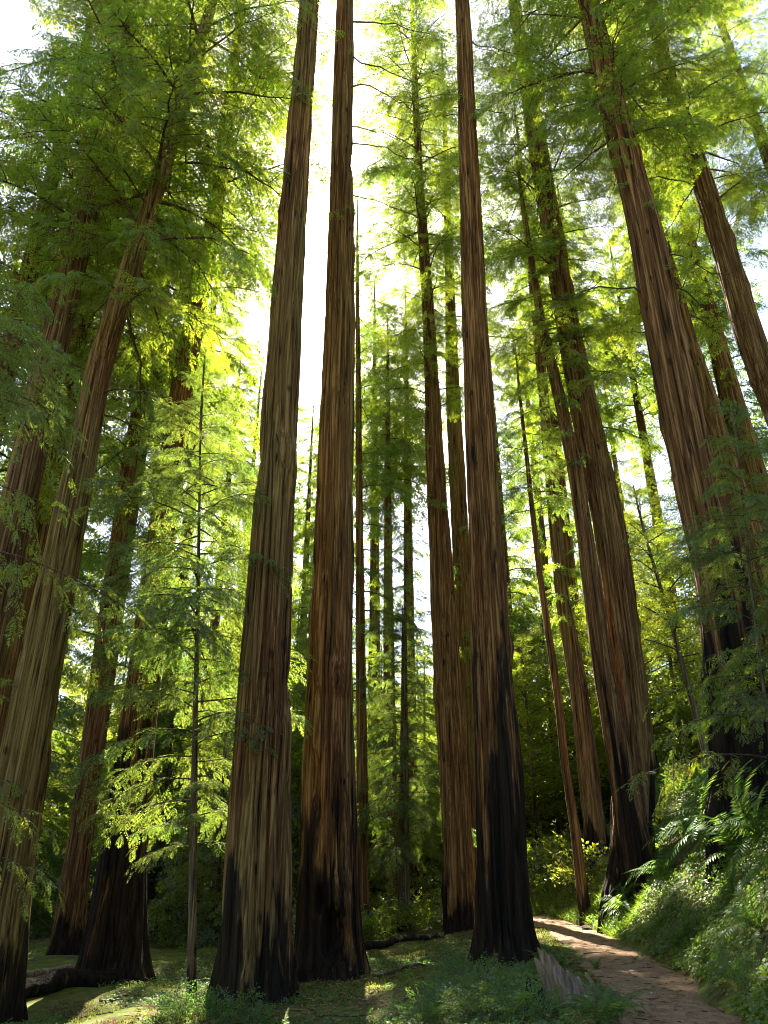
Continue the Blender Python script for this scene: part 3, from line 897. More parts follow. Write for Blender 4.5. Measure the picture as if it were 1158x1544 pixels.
# young trees near by
T['y1'] = tree('young_redwood', 'slim young redwood with bright sunlit sprays in the clearing between the great trunks',
     [(289, 1512, 14), (291, 1300, 12), (294, 1100, 9), (298, 900, 6), (301, 680, 3)], seed=61, H=15.2, segs=32, step=0.4, char_shade=0.6, lichen=0.3, depth=0.01, furrow=0.05,
     mat=M_BARK2, crown=[('young', 2.6, 7, 24, 1.5, 2.3), ('young', 7, 11, 36, 2.6, 2.0), ('young', 11, 14.9, 34, 1.9, 0.5)], cat='tree')
T['y2'] = tree('young_redwood', 'young sapling with twin thin stems and flat tiers of needles, left stem',
     [(603, 1415, 9), (606, 1130, 6), (607, 1000, 4)], Y=33, seed=62, H=13, segs=24, step=0.5, char_shade=0.6, depth=0.008, furrow=0.05, mat=M_BARK2,
     crown=[('young', 2.5, 12.9, 60, 2.0, 0.8)])
T['y3'] = tree('young_redwood', 'taller of two thin saplings standing together in front of the bright thicket',
     [(614, 1418, 11), (612, 1130, 8), (611, 950, 5)], Y=32.5, seed=63, H=17, segs=24, step=0.5, char_shade=0.6, depth=0.008, furrow=0.05, mat=M_BARK2,
     crown=[('young', 3.0, 16.9, 80, 2.4, 0.8)])
T['y4'] = tree('young_redwood', 'thin slanting sapling on the bank behind the massive leaning redwood',
     [(1055, 1100, 10), (1010, 930, 7), (985, 850, 5)], Y=25, seed=64, H=10.5, segs=24, step=0.5, char_shade=0.6, depth=0.008, furrow=0.05, mat=M_BARK2,
     crown=[('broad', 4, 10.4, 38, 2.4, 1.5)])

# ------------------------------------------------------------------ background trees: shared trunk and crown meshes
def crown_mesh(name, seed, H, h0, n, l0, l1, temps, mats, extra=None, **kw):
    rng = RS(seed)
    g = Geo()
    tips = []
    for k in range(6):
        gg = Geo(); make_branch(gg, RS(seed * 10 + k), L=1.0 * kw.get('ref', 4.0), temps=temps, **{q: v for q, v in kw.items() if q != 'ref'})
        tips.append(gg.arrays())
    ref = kw.get('ref', 4.0)
    az = 0
    spec = [(h0, H, n, l0, l1, k) for k in range(n)]
    if extra:
        spec += [(extra[0], extra[1], extra[2], extra[3], extra[3], k) for k in range(extra[2])]
    for (za, zb, nn, la, lb, k) in spec:
        f = (k + rng.uniform(0, 1)) / nn
        z = za + (zb - za) * f
        az += 2.399 + rng.normal(0, 0.5)
        s = (la + (lb - la) * f ** 1.2) * rng.uniform(0.65, 1.2) / ref
        V, Q, M_ = tips[rng.randint(6)]
        p = -(rng.normal(-0.02, 0.16) + 0.3 * f * f)
        mtx = np.array(Matrix.Rotation(az, 3, 'Z') @ Matrix.Rotation(p, 3, 'Y') @ Matrix.Rotation(rng.normal(0, 0.2), 3, 'X'))
        W = (V * s) @ mtx.T + np.array([0, 0, z])
        g.V.append(W); g.Q.append(Q + g.n); g.M.append(M_); g.n += len(W)
    return g.mesh(name, mats)


def plain_trunk(H, r, seed, mat, segs=32):
    me, _ = make_trunk([(0, 0, r * 1.15), (0.02 * H * 0.1, 2, r), (RS(seed).uniform(-.3, .3), H * 0.6, r * 0.55)], H, RS(seed), segs, 0.8, mat=mat, depth=0.03, flute=0.1)
    return me


kwR = dict(ref=4.0, rise=0.12, droop=0.36, nsec=16, sec=0.34, spl=(0.40, 0.62), gap=0.30, twig_wood=True, wood_k=4)
kwY = dict(ref=2.6, rise=0.14, droop=0.42, nsec=13, sec=0.36, spl=(0.28, 0.44), gap=0.2, twig_wood=False, wood_k=4)
kwB = dict(ref=3.0, rise=0.5, droop=0.35, nsec=14, sec=0.40, spl=(0.36, 0.52), gap=0.24, up=0.2, hang=0.1, wood_k=4, twig_wood=False)
KINDS = {}
KINDS['tall'] = [(crown_mesh('crown', 401 + k, 42.4, (13, 15, 17, 26)[k], (76, 76, 76, 62)[k], 4.2, 1.6, SPRAY_LO, [M_TWIG, m_], extra=(7, 26, 26, 1.5) if k == 3 else None, **kwR), plain_trunk(42.5, 0.62, 61 + k, M_BARK), 42)
                 for k, m_ in enumerate([M_NEEDLE, M_NEEDLE2, M_NEEDLE, M_NEEDLE])]
KINDS['young'] = [(crown_mesh('crown', 421 + k, 16.2, 0.9, 96, 3.0, 0.7, SPRAY_LO, [M_TWIG, m_], **kwY), plain_trunk(16.2, 0.13, 71 + k, M_BARK2, 16), 16)
                  for k, m_ in enumerate([M_NEEDLE, M_NEEDLE2])]
KINDS['broad'] = [(crown_mesh('crown', 441 + k, 12, 1.6, 46, 3.4, 1.6, LEAFY_LO, [M_TWIG, M_BROAD], **kwB), plain_trunk(11.5, 0.14, 81 + k, M_BARK2, 16), 12)
                  for k in range(3)]

HERO = [('m1', 'the thick pale trunk'), ('m2', 'the hollow footed trunk'), ('m3', 'the deep furrowed slim redwood'), ('m4', 'the fire charred trunk'), ('l3', 'the yellow streaked trunk'),
        ('l4', 'the narrow brown redwood by the log'), ('l5', 'the broad black footed redwood'), ('y3', 'the twin saplings'), ('r2', 'the greyish redwood by the trail'),
        ('r3', 'the great dark redwood on the bank'), ('r5', 'the massive leaning redwood'), ('r7', 'the furrowed hillside redwood')]


def behind(x, y):
    best = min(HERO, key=lambda h: abs(math.atan2(T[h[0]][1][0], T[h[0]][1][1]) - math.atan2(x, y)))
    return best[1]


BGLAB = {
    'tall': ('background_redwood', 'tall leafy redwood far behind', 'tree', 'tall redwoods deep in the wood'),
    'young': ('young_conifer', 'young conifer with drooping branches to the ground behind', 'tree', 'young conifers in the understory'),
    'broad': ('broadleaf_tree', 'small bright broadleaf tree in the wood behind', 'tree', 'broadleaf trees in the understory'),
}


def bg_tree(kind, var, x, y, s, rot, sz=1.0):
    nm, lab, cat, grp = BGLAB[kind]
    cme, tme, h = KINDS[kind][var % len(KINDS[kind])]
    root = thing(nm, lab + ' ' + behind(x, y), cat, (x, y, ground1(x, y) - 0.05), grp)
    root.rotation_euler = (0, 0, rot)
    root.scale = (s * (0.82 if kind == 'tall' else 1.0), s * (0.82 if kind == 'tall' else 1.0), s * sz)
    t = obj('trunk', tme, root); t['char_shade_height'] = 2.0; t['lichen'] = 0.4; t['weathered'] = 0.2
    c = obj('crown', cme, root)
    return root


def x_at(px, Y):
    return on_plane_y(px, 1307, Y)[0]


rb = RS(77)
# (kind, variant, photo column at eye level, distance, scale)
BG = [
    # young conifers filling the wood behind the great trunks
    ('young', 0, 575, 41, 0.85), ('young', 1, 470, 39, 1.0), ('young', 0, 640, 44, 0.8), ('young', 1, 555, 50, 1.1), ('young', 1, 690, 46, 0.8),
    ('young', 0, 330, 31, 0.85), ('young', 1, 250, 36, 0.95), ('young', 0, 160, 39, 1.0), ('young', 1, 40, 33, 1.0), ('young', 0, 90, 45, 1.1),
    ('young', 1, 360, 44, 1.1), ('young', 0, 430, 50, 1.15), ('young', 0, -60, 38, 1.1),
    ('young', 0, 905, 47, 1.0), ('young', 1, 985, 42, 0.9), ('young', 1, 640, 56, 1.1), ('young', 0, 240, 52, 1.2), ('young', 1, 510, 57, 1.1),
    # broadleaf understory
    ('broad', 0, 815, 38, 0.9), ('broad', 1, 850, 43, 1.1), ('broad', 2, 795, 49, 1.4), ('broad', 0, 770, 44, 1.3), ('young', 0, 776, 51, 1.5), ('broad', 0, 960, 36, 0.9), ('broad', 1, 1015, 33, 0.9), ('broad', 2, 1060, 40, 1.2),
    ('broad', 0, 1130, 35, 1.1), ('broad', 1, 900, 52, 1.3), ('broad', 2, 280, 42, 1.1), ('broad', 0, 380, 37, 0.9), ('broad', 1, 470, 47, 1.0), ('broad', 2, 590, 47, 0.8),
    ('broad', 0, 110, 41, 1.1), ('broad', 1, 20, 43, 1.2), ('broad', 2, 690, 54, 1.2), ('broad', 1, 1180, 45, 1.4), ('broad', 2, 1000, 50, 1.4), ('broad', 0, 745, 55, 1.3),
    ('broad', 1, 830, 54, 1.3), ('broad', 2, 940, 45, 1.2), ('broad', 0, 560, 43, 0.7), ('broad', 2, 640, 50, 0.9), ('broad', 1, 200, 46, 1.1), ('broad', 0, 330, 50, 1.2),
    # tall redwoods, their crowns held well above the understory
    ('tall', 3, 285, 53, 0.95), ('tall', 3, 225, 38, 1.0), ('tall', 2, 120, 36, 1.0), ('tall', 0, 20, 34, 0.95), ('tall', 1, -80, 38, 1.05),
    ('tall', 3, 562, 47, 0.98), ('tall', 2, 440, 52, 0.86), ('tall', 3, 588, 37, 0.80), ('tall', 3, 478, 58, 0.86), ('tall', 3, 622, 40, 0.90),  
    ('tall', 3, 985, 38, 0.95), ('tall', 1, 792, 46, 0.72), ('tall', 0, 865, 58, 1.05), ('tall', 2, 945, 60, 1.1), ('tall', 0, 1020, 57, 1.05), ('tall', 0, 392, 59, 0.95), ('tall', 2, 335, 60, 1.0), ('tall', 1, -45, 25, 1.25), ('tall', 0, -150, 20, 1.0), ('tall', 3, 1085, 41, 1.0), ('tall', 3, 1170, 38, 1.0), ('tall', 1, 1250, 36, 1.0),
    ('tall', 2, 462, 44, 0.70), ('tall', 3, 915, 43, 1.0), ('tall', 3, 190, 45, 1.0),
]
for kind, var, px, Y, s in BG:
    bg_tree(kind, var, x_at(px, Y), Y + rb.uniform(-1, 1), s * rb.uniform(0.94, 1.06), rb.uniform(0, 6.28), rb.uniform(0.93, 1.07))

# the far wood that closes the view
g = Geo()
rf = RS(91)
fb = []
for k in range(4):
    gg = Geo(); make_branch(gg, RS(930 + k), L=4.0, temps=SPRAY_LO, rise=0.15, droop=0.4, nsec=6, sec=0.4, spl=(1.3, 2.0), gap=1.4, twig_wood=False, wood_k=3)
    fb.append(gg.arrays())
for k in range(80):
    a = rf.uniform(-0.62, 0.62); d = rf.uniform(66, 120)
    x, y = d * math.sin(a), d * math.cos(a)
    h = rf.uniform(10, 24) * (0.8 if abs(a + 0.06) < 0.12 else 1.1)
    z0 = ground1(x, y)
    g.add(*tube([(x, y, z0 - 0.5), (x, y, z0 + h)], [0.3, 0.03], 5), 0)
    az = 0
    for b in range(15):
        f = (b + rf.rand()) / 15
        az += 2.4
        s = (4.6 * (1 - f) + 0.8) / 4.0 * rf.uniform(0.7, 1.2)
        V, Q_, M_ = fb[rf.randint(4)]
        mtx = np.array(Matrix.Rotation(az, 3, 'Z') @ Matrix.Rotation(-0.1, 3, 'Y'))
        W = (V * s) @ mtx.T + np.array([x, y, z0 + 0.8 + (h - 0.8) * f])
        g.V.append(W); g.Q.append(Q_ + g.n); g.M.append(M_); g.n += len(W)
fw = obj('far_wood', g.mesh('far_wood', [M_TWIG, M_BROAD]))
tag(fw, 'far green wood closing the view behind the trunks', 'wood', kind='stuff')

# ------------------------------------------------------------------ trees standing just outside the frame that reach into it
PI = math.pi
T['y5'] = tree('young_redwood', 'overhanging young redwood reaching bright feathery sprays in front of the streaked trunk',
     [(-120, 1500, 22), (-105, 900, 14), (-90, 500, 8), (-80, 200, 4)], Y=11.5, seed=65, H=14.5, segs=28, step=0.4, char_shade=0.6, depth=0.01, furrow=0.05, mat=M_BARK2,
     custom=[('sparse', 9.3, -0.05, -0.05, 0.95), ('sparse', 8.3, 0.15, -0.1, 0.95), ('sparse', 7.9, -0.3, -0.05, 0.8), ('sparse', 7.1, 0.1, -0.12, 1.35),
             ('young', 10.2, 0.15, 0.0, 1.1), ('young', 10.8, -0.35, 0.0, 1.2), ('young', 11.5, 0.1, 0.0, 1.1), ('young', 11.1, 0.6, 0.0, 1.0), ('young', 9.8, -0.2, 0.0, 0.9), ('young', 12.3, -0.1, 0.05, 0.9), ('sparse', 3.3, 0.0, -0.1, 0.7), ('sparse', 2.6, 0.3, -0.1, 0.7),
             ('sparse', 4.3, 2.6, -0.1, 0.9), ('sparse', 5.2, 3.6, -0.1, 0.9), ('sparse', 7.0, 4.2, -0.1, 0.9), ('sparse', 9.0, 2.0, 0, 0.8), ('sparse', 12.0, 0.5, 0.1, 0.6), ('sparse', 12.4, 3.5, 0.1, 0.6), ('sparse', 13.0, 1.5, 0.2, 0.5), ('sparse', 13.6, 4.6, 0.3, 0.4)])
T['y6'] = tree('young_redwood', 'young redwood on the bank with long drooping sprays across the massive leaning trunk',
     [(1180, 1330, 9), (1160, 1100, 7), (1135, 900, 5), (1115, 700, 3)], Y=13.5, seed=66, H=8.6, segs=28, step=0.4, char_shade=0.6, depth=0.01, furrow=0.05, mat=M_BARK2, bury=1.2,
     crown=[('young', 2.2, 5.2, 24, 1.35, 1.3), ('young', 5.2, 8.5, 34, 1.3, 0.35)],
     custom=[('sparse', 1.5, 3.1, 0.02, 1.0), ('sparse', 2.1, 3.4, 0.05, 0.8), ('sparse', 2.9, 2.9, 0.0, 0.75), ('sparse', 3.3, 3.5, 0.0, 0.6),
             ('sparse', 2.4, 4.4, 0.0, 0.6), ('sparse', 2.0, 0.4, 0.1, 0.7), ('sparse', 3.0, 5.4, 0.1, 0.7)])

# ------------------------------------------------------------------ ferns: each frond a part
def frond_mesh(seed, L=0.8, arch=0.55, n=20):
    rng = RS(seed); g = Geo()
    t = np.linspace(0, 1, 8)
    bend = lambda u: np.array([L * (u * 0.55 + 0.40 * u * u), 0.04 * L * math.sin(u * 2.2 + seed), L * (1.15 * arch * u * 1.5 - arch * 1.55 * u * u)])
    P = np.array([bend(u) for u in t])
    g.add(*tube(P, 0.005 * (1 - 0.8 * t) + 0.001, 3), 0)
    V = []
    for k in range(n):
        u = 0.12 + 0.87 * k / (n - 1)
        p = bend(u); ax = bend(min(u + .02, 1)) - bend(u - .02); ax /= np.linalg.norm(ax)
        ln = L * 0.17 * (math.sin(math.pi * min(0.16 + u * 0.78, 1)) ** 0.8) + 0.008
        for sg in (-1, 1):
            a = math.radians(68 - 22 * u)
            d = ax * math.cos(a) + np.array([0, sg, 0]) * math.sin(a) + np.array([0, 0, -0.25 + rng.normal(0, 0.1)])
            d /= np.linalg.norm(d)
            w = ax * 0.020 * L * 1.25
            m = p + d * ln * 0.45
            V.extend([p, m + w * 0.6, p + d * ln, m - w * 0.6])
    V = np.array(V)
    g.add(V, np.arange(len(V)).reshape(-1, 4), 1)
    return g.mesh('frond', [M_FERN, M_FERN])


FROND = [frond_mesh(500, 0.8, 0.50), frond_mesh(501, 0.8, 0.62), frond_mesh(502, 0.8, 0.38), frond_mesh(503, 0.8, 0.75)]


def fern(px, py, s, seed, label, nf=13):
    P = hit(px, py)
    if P is None: return
    rng = RS(seed)
    s *= 1.6 if px > 940 else 1.1
    root = thing('sword_fern', label, 'fern', (P[0], P[1], ground1(P[0], P[1]) - 0.02), 'sword ferns')
    e = 0.3
    gxn = (ground1(P[0] + e, P[1]) - ground1(P[0] - e, P[1])) / (2 * e)
    gyn = (ground1(P[0], P[1] + e) - ground1(P[0], P[1] - e)) / (2 * e)
    root.rotation_euler = Vector((-gxn * 0.6, -gyn * 0.6, 1)).to_track_quat('Z', 'Y').to_euler()
    for k in range(nf):
        o = obj('frond', FROND[rng.randint(4)], root)
        o.rotation_euler = (rng.normal(0, 0.15), rng.normal(-0.28, 0.22), k * 2 * PI / nf + rng.normal(0, 0.2))
        sc = s * rng.uniform(0.75, 1.15)
        o.scale = (sc, sc, sc)


FB = 'sword fern arching out of the clover covered bank above the trail'
for k, (px, py, s, lab, nf) in enumerate([
    (1090, 1262, 1.35, 'big grey green sword fern high on the bank under the massive leaning trunk', 16),
    (1120, 1290, 1.25, FB, 14), (1055, 1255, 1.0, FB, 13), (1012, 1320, 0.95, FB, 12), (1150, 1260, 1.2, FB, 13),
    (950, 1372, 0.95, FB, 13), (1040, 1425, 0.8, 'bright green sword fern just above the trail edge on the bank', 13), (985, 1300, 0.9, FB, 12), (965, 1340, 0.7, FB, 11),
    (905, 1325, 0.9, 'sword fern with long pale fronds on the grassy nose of the bank', 11), (890, 1335, 0.7, FB, 10), (1135, 1215, 1.1, FB, 13), (1070, 1215, 0.9, FB, 12),
    (1110, 1345, 0.7, FB, 11), (1150, 1400, 0.7, FB, 11),
    (905, 1543, 0.75, 'leafy sword fern in front of the broken stump beside the trail', 15), (930, 1530, 0.7, 'small sword fern between the broken stump and the trail', 12),
    (845, 1462, 0.6, 'sword fern tuft behind the broken weathered stump', 10), (900, 1462, 0.5, 'tiny sword fern at the trail side of the broken stump', 9), (815, 1450, 0.55, 'sword fern at the foot of the fire charred redwood', 10),
    (790, 1520, 0.6, 'sword fern among the shrubs near the broken stump', 11), (690, 1540, 0.6, 'sword fern among the low shrubs before the charred redwood', 11),
    (1000, 1395, 0.5, FB, 10), (1075, 1455, 0.5, FB, 10), (1120, 1480, 0.55, FB, 11), (975, 1415, 0.45, FB, 9)]):
    fern(px, py, s, 700 + k, lab, nf)

# ------------------------------------------------------------------ shrubs
def shrub_mesh(seed, h, mat, temps, n=9, leaf=(0.14, 0.22)):
    rng = RS(seed); g = Geo()
    for k in range(n):
        gg = Geo()
        make_branch(gg, rng, L=h * rng.uniform(0.7, 1.15), temps=temps, rise=0.05, droop=0.25, nsec=7, sec=0.35, spl=leaf, gap=0.14, r0=0.007, wood_k=4, up=0.1, hang=0.1, start=0.25)
        V, Q_, M_ = gg.arrays()
        mtx = np.array(Matrix.Rotation(k * 2.4, 3, 'Z') @ Matrix.Rotation(-rng.uniform(0.5, 1.35), 3, 'Y'))
        W = V @ mtx.T
        g.V.append(W); g.Q.append(Q_ + g.n); g.M.append(M_); g.n += len(W)
    return g


SHR = []; SHRB = []
for k in range(3):
    V, Q_, M_ = shrub_mesh(540 + k, 0.8, M_SHRUB, LEAFY, n=8, leaf=(0.18, 0.27)).arrays()
    st = M_ == 0
    SHRB.append(quads_mesh('leaves', V, Q_[~st], [M_BROAD]))
    SHR.append((quads_mesh('stems', V, Q_[st], [M_TWIG], smooth=True), quads_mesh('leaves', V, Q_[~st], [M_SHRUB])))


def shrub(px, py, s, rot, label, group='low leafy shrubs', P=None):
    if P is None:
        P = hit(px, py)
        if P is None: return
    root = thing('leafy_shrub', label, 'shrub', (P[0], P[1], ground1(P[0], P[1]) - 0.03), group)
    if group == 'low leafy shrubs': s *= 0.68
    root.rotation_euler = (0, 0, rot); root.scale = (s, s, s)
    st, lv = SHR[int(rot * 10) % 3]
    if group == 'bushes of the far thicket': lv = SHRB[int(rot * 10) % 3]
    obj('stems', st, root); obj('leaves', lv, root)


LS = 'low blue green leafy shrub on the forest floor before the charred redwood'
LB = 'tangled leafy shrub on the upper bank between the great trunks'
for k, (px, py, s, lab) in enumerate([
    (700, 1500, 0.9, LS), (735, 1490, 0.9, LS), (760, 1515, 0.9, LS), (720, 1530, 0.9, LS), (680, 1525, 0.8, LS), (640, 1540, 0.7, LS), (780, 1495, 0.7, LS), (805, 1475, 0.7, LS), (745, 1540, 0.9, LS),
    (700, 1470, 0.9, 'tall thin leafy shrub rising just in front of the charred redwood foot'),
    (660, 1500, 0.6, LS), (820, 1535, 0.7, LS), (790, 1540, 0.8, LS), (600, 1530, 0.5, LS),
    (345, 1535, 0.9, 'leafy shrub covering the foot of the thickest pale trunk'), (365, 1545, 0.8, 'leafy shrub covering the foot of the thickest pale trunk'),
    (290, 1535, 0.9, 'leafy shrub round the foot of the slim young redwood'), (270, 1530, 0.8, 'leafy shrub round the foot of the slim young redwood'), (255, 1545, 0.7, 'leafy shrub round the foot of the slim young redwood'), (305, 1500, 0.7, 'leafy shrub round the foot of the slim young redwood'),
    (985, 1250, 1.4, LB), (1005, 1215, 1.6, LB), (1035, 1200, 1.6, LB), (1060, 1240, 1.3, LB), (1010, 1270, 1.2, LB), (1090, 1195, 1.6, LB), (1125, 1185, 1.7, LB), (1150, 1200, 1.5, LB), (1045, 1160, 1.6, LB), (985, 1200, 1.4, LB), (975, 1285, 1.0, LB),
    (1150, 1490, 0.6, 'pale leafy shrub at the trail edge under the bank'), (1140, 1510, 0.5, 'pale leafy shrub at the trail edge under the bank')]):
    shrub(px, py, s, (k * 1.37) % 6.28, lab)
rs_ = RS(123)
for k in range(70):
    Y = rs_.uniform(29, 48); px = rs_.uniform(-40, 900)
    x = x_at(px, Y)
    if abs(x - path_xs(Y)) < 1.4: continue
    shrub(0, 0, rs_.uniform(1.1, 2.0), rs_.uniform(0, 6.28), 'bright leafy bush in the thicket behind ' + behind(x, Y), 'bushes of the far thicket', P=(x, Y))

# ------------------------------------------------------------------ ground cover
def bank_normal(x, y, e=0.15):
    gx_ = (ground(x + e, y) - ground(x - e, y)) / (2 * e); gy_ = (ground(x, y + e) - ground(x, y - e)) / (2 * e)
    n = np.stack([-gx_, -gy_, np.ones_like(gx_)], -1)
    return n / np.linalg.norm(n, axis=1)[:, None]


def scatter(seed, n, y0, y1, s0, s1, thr, freq, sd):
    r = RS(seed)
    y = y0 + (y1 - y0) * r.rand(n) ** 1.3
    s = r.uniform(s0, s1, n)
    x = path_xs(y) + s
    k = vnoise(x * freq, y * freq, sd) + 0.25 * vnoise(x * freq * 3, y * freq * 3, sd + 1) > thr + r.uniform(-0.12, 0.12, n)
    k &= np.abs(x) < 0.62 * y + 2
    return x[k], y[k], r


def trefoils(x, y, r, size, hgt, mat, name):
    n = len(x)
    nrm = bank_normal(x, y)
    z = ground(x, y)
    C = np.stack([x, y, z], -1) + nrm * r.uniform(0.3, 1.0, n)[:, None] * hgt
    tilt = nrm + r.normal(0, 0.35, (n, 3)); tilt /= np.linalg.norm(tilt, axis=1)[:, None]
    a = np.cross(tilt, r.normal(0, 1, (n, 3))); a /= np.linalg.norm(a, axis=1)[:, None]
    b = np.cross(tilt, a)
    sz = size * r.uniform(0.6, 1.25, n)
    Vs = []
    for k in range(3):
        t = k * 2.094
        d = a * math.cos(t) + b * math.sin(t); e = -a * math.sin(t) + b * math.cos(t)
        m = C + d * sz[:, None] * 0.62 - tilt * sz[:, None] * 0.12
        Vs.append(np.stack([C, m + e * sz[:, None] * 0.48, C + d * sz[:, None] * 0.95 - tilt * sz[:, None] * 0.25, m - e * sz[:, None] * 0.48], 1))
    V = np.concatenate(Vs).reshape(-1, 3)
    o = obj(name, quads_mesh(name, V, np.arange(len(V)).reshape(-1, 4), [mat]))
    return o


x, y, r = scatter(801, 52000, 9, 33, 0.75, 6.5, 0.42, 0.8, 12)
o = trefoils(x, y, r, 0.055, 0.16, M_SORREL, 'clover_cover')
tag(o, 'bright green clover leaves carpeting the steep bank', 'ground cover', kind='stuff')
x, y, r = scatter(802, 16000, 10, 26, -11, -1.1, 0.62, 0.7, 14)
o = trefoils(x, y, r, 0.05, 0.10, M_SHRUB, 'forest_herbs')
tag(o, 'sparse low herbs scattered on the mossy forest floor', 'ground cover', kind='stuff')


def blades(x, y, r, L, W, mat, name, lean=0.5):
    n = len(x)
    nrm = bank_normal(x, y)
    C = np.stack([x, y, ground(x, y) - 0.01], -1)
    d = nrm * 0.5 + np.array([0, 0, 0.6]) + r.normal(0, lean, (n, 3)); d /= np.linalg.norm(d, axis=1)[:, None]
    s = np.cross(d, r.normal(0, 1, (n, 3))); s /= np.linalg.norm(s, axis=1)[:, None]
    l = (L * r.uniform(0.5, 1.3, n))[:, None]
    m = C + d * l * 0.5
    tip = C + d * l * 0.95 + np.array([0, 0, -0.35]) * l * r.rand(n)[:, None]
    V = np.stack([C, m + s * W * 0.5, tip, m - s * W * 0.5], 1).reshape(-1, 3)
    return obj(name, quads_mesh(name, V, np.arange(len(V)).reshape(-1, 4), [mat]))


x, y, r = scatter(803, 70000, 11, 28, -11, -0.8, 0.42, 0.6, 16)
o = blades(x, y, r, 0.09, 0.02, M_MOSS, 'moss', 0.8)
tag(o, 'yellow green moss and short grass on the forest floor', 'moss', kind='stuff')
x, y, r = scatter(804, 15000, 21, 34, 0.7, 2.6, 0.45, 0.8, 18)
o = blades(x, y, r, 0.30, 0.016, M_SORREL, 'grass', 0.45)
tag(o, 'long bright grass on the nose of the bank at the trail bend', 'grass', kind='stuff')
x, y, r = scatter(805, 15000, 9.5, 30, -9, 5, 0.30, 0.9, 20)
k = (np.abs(x - path_xs(y)) > 0.75) | (r.rand(len(x)) < 0.2)
x, y = x[k], y[k]
n = len(x); nrm = bank_normal(x, y)
C = np.stack([x, y, ground(x, y)], -1) + nrm * 0.02
d = np.cross(nrm, r.normal(0, 1, (n, 3))); d /= np.linalg.norm(d, axis=1)[:, None]
s_ = np.cross(nrm, d)
l = r.uniform(0.03, 0.13, n)[:, None]; w = r.uniform(0.006, 0.03, n)[:, None]
V = np.stack([C - d * l, C + s_ * w + nrm * 0.012, C + d * l, C - s_ * w], 1).reshape(-1, 3)
m_lit = soil_material('dry_litter', [(0.3, (0.10, 0.05, 0.025)), (0.5, (0.22, 0.12, 0.06)), (0.7, (0.36, 0.26, 0.16))], 9.0)
o = obj('leaf_litter', quads_mesh('leaf_litter', V, np.arange(len(V)).reshape(-1, 4), [m_lit]))
tag(o, 'brown dry leaf and needle litter strewn over the forest floor', 'leaf litter', kind='stuff')

# ------------------------------------------------------------------ logs, sticks, stump, rocks
def log_obj(name, label, cat, A, B, r0, r1, seed, mat, sag=0.0, k=20, n=44, group=None, lift=None, follow=True):
    rng = RS(seed)
    A = np.array(A, float); B = np.array(B, float)
    t = np.linspace(0, 1, n)
    P = A + (B - A) * t[:, None]
    side = np.cross(B - A, [0, 0, 1.0]); side /= np.linalg.norm(side)
    P += side * (np.cumsum(rng.normal(0, 0.012, n)) * np.linalg.norm(B - A) * 0.35)[:, None]
    R = r0 + (r1 - r0) * t
    if follow:
        P[:, 2] = ground(P[:, 0], P[:, 1]) + R * (0.72 if lift is None else lift)
    R = R * (1 + 0.10 * (vnoise(t * 9, t * 0, seed) - 0.5))
    V, Q_ = tube(P, R, k)
    V3 = V.reshape(n, k, 3)
    th = np.arange(k)
    dsp = 1 + 0.22 * (np.random.RandomState(seed).rand(1, k) - 0.5) + 0.05 * (np.random.RandomState(seed + 1).rand(n, k) - 0.5) + 0.25 * (pnoise(np.tile(th * 0.5, (n, 1)), np.tile(t[:, None] * 6, (1, k)), max(k // 2, 2), seed) - 0.5)
    V3 = P[:, None, :] + (V3 - P[:, None, :]) * dsp[:, :, None]
    V = V3.reshape(-1, 3)
    cap0 = len(V); V = np.concatenate([V, [P[0]], [P[-1]]])
    c1 = [[cap0, (j + 1) % k, j, j] for j in range(k)]
    base = P[n // 2].copy(); base[2] = ground1(base[0], base[1])
    fq = [[cap0, j + 2 if j + 2 < k else (j + 2) % k, (j + 1) % k, j] for j in range(0, k, 2)]
    o_ = (n - 1) * k
    fq += [[cap0 + 1, o_ + j, o_ + (j + 1) % k, o_ + (j + 2) % k] for j in range(0, k, 2)]
    me = quads_mesh(name, V - base, np.concatenate([Q_, np.array(fq)]), [mat], smooth=True)
    o = obj(name, me, None, base)
    o['lichen'] = 0.6; o['char_shade_height'] = 0.2; o['weathered'] = 0.3
    return tag(o, label, cat, group)


def gp(px, py):
    return hit(px, py)


log_obj('fallen_log', 'dark rotting log lying across the clearing before the broad black foot', 'log', gp(-60, 1527), gp(225, 1478), 0.24, 0.17, 1, M_BARK2)['char_shade_height'] = 2.5
log_obj('fallen_log', 'slender pale fallen log half sunk in moss beyond the dark log', 'log', gp(20, 1478), gp(110, 1462), 0.12, 0.08, 2, M_WOOD)
log_obj('fallen_log', 'mossy low log behind the hollow trunk near the twin saplings', 'log', gp(545, 1432), gp(670, 1416), 0.13, 0.08, 3, M_BARK2)
log_obj('fallen_branch', 'long thin dead branch lying on moss before the charred redwood', 'branch', gp(562, 1475), gp(700, 1447), 0.035, 0.02, 4, M_TWIG, k=6, lift=1.5)
log_obj('fallen_branch', 'short pale dead stick propped below the broken stump', 'branch', gp(795, 1500), gp(808, 1530), 0.035, 0.028, 5, M_WOOD, k=6, lift=2.2)
log_obj('fallen_branch', 'broken brown stick slanting through the shrubs beside the stump', 'branch', gp(750, 1510), gp(785, 1472), 0.025, 0.018, 6, M_TWIG, k=6, lift=3)
log_obj('fallen_branch', 'crooked dead stick on the moss at the clearing edge', 'branch', gp(150, 1512), gp(200, 1500), 0.03, 0.02, 7, M_WOOD, k=6, lift=1.2)
for k, (a, b) in enumerate([((470, 1535), (560, 1530)), ((590, 1515), (640, 1500)), ((90, 1535), (170, 1528)), ((580, 1490), (560, 1500)), ((880, 1440), (915, 1436))]):
    log_obj('twig', 'thin fallen twig lying on the forest floor', 'twig', gp(*a), gp(*b), 0.014, 0.008, 20 + k, M_TWIG, k=5, n=14, lift=1.6, group='fallen twigs')

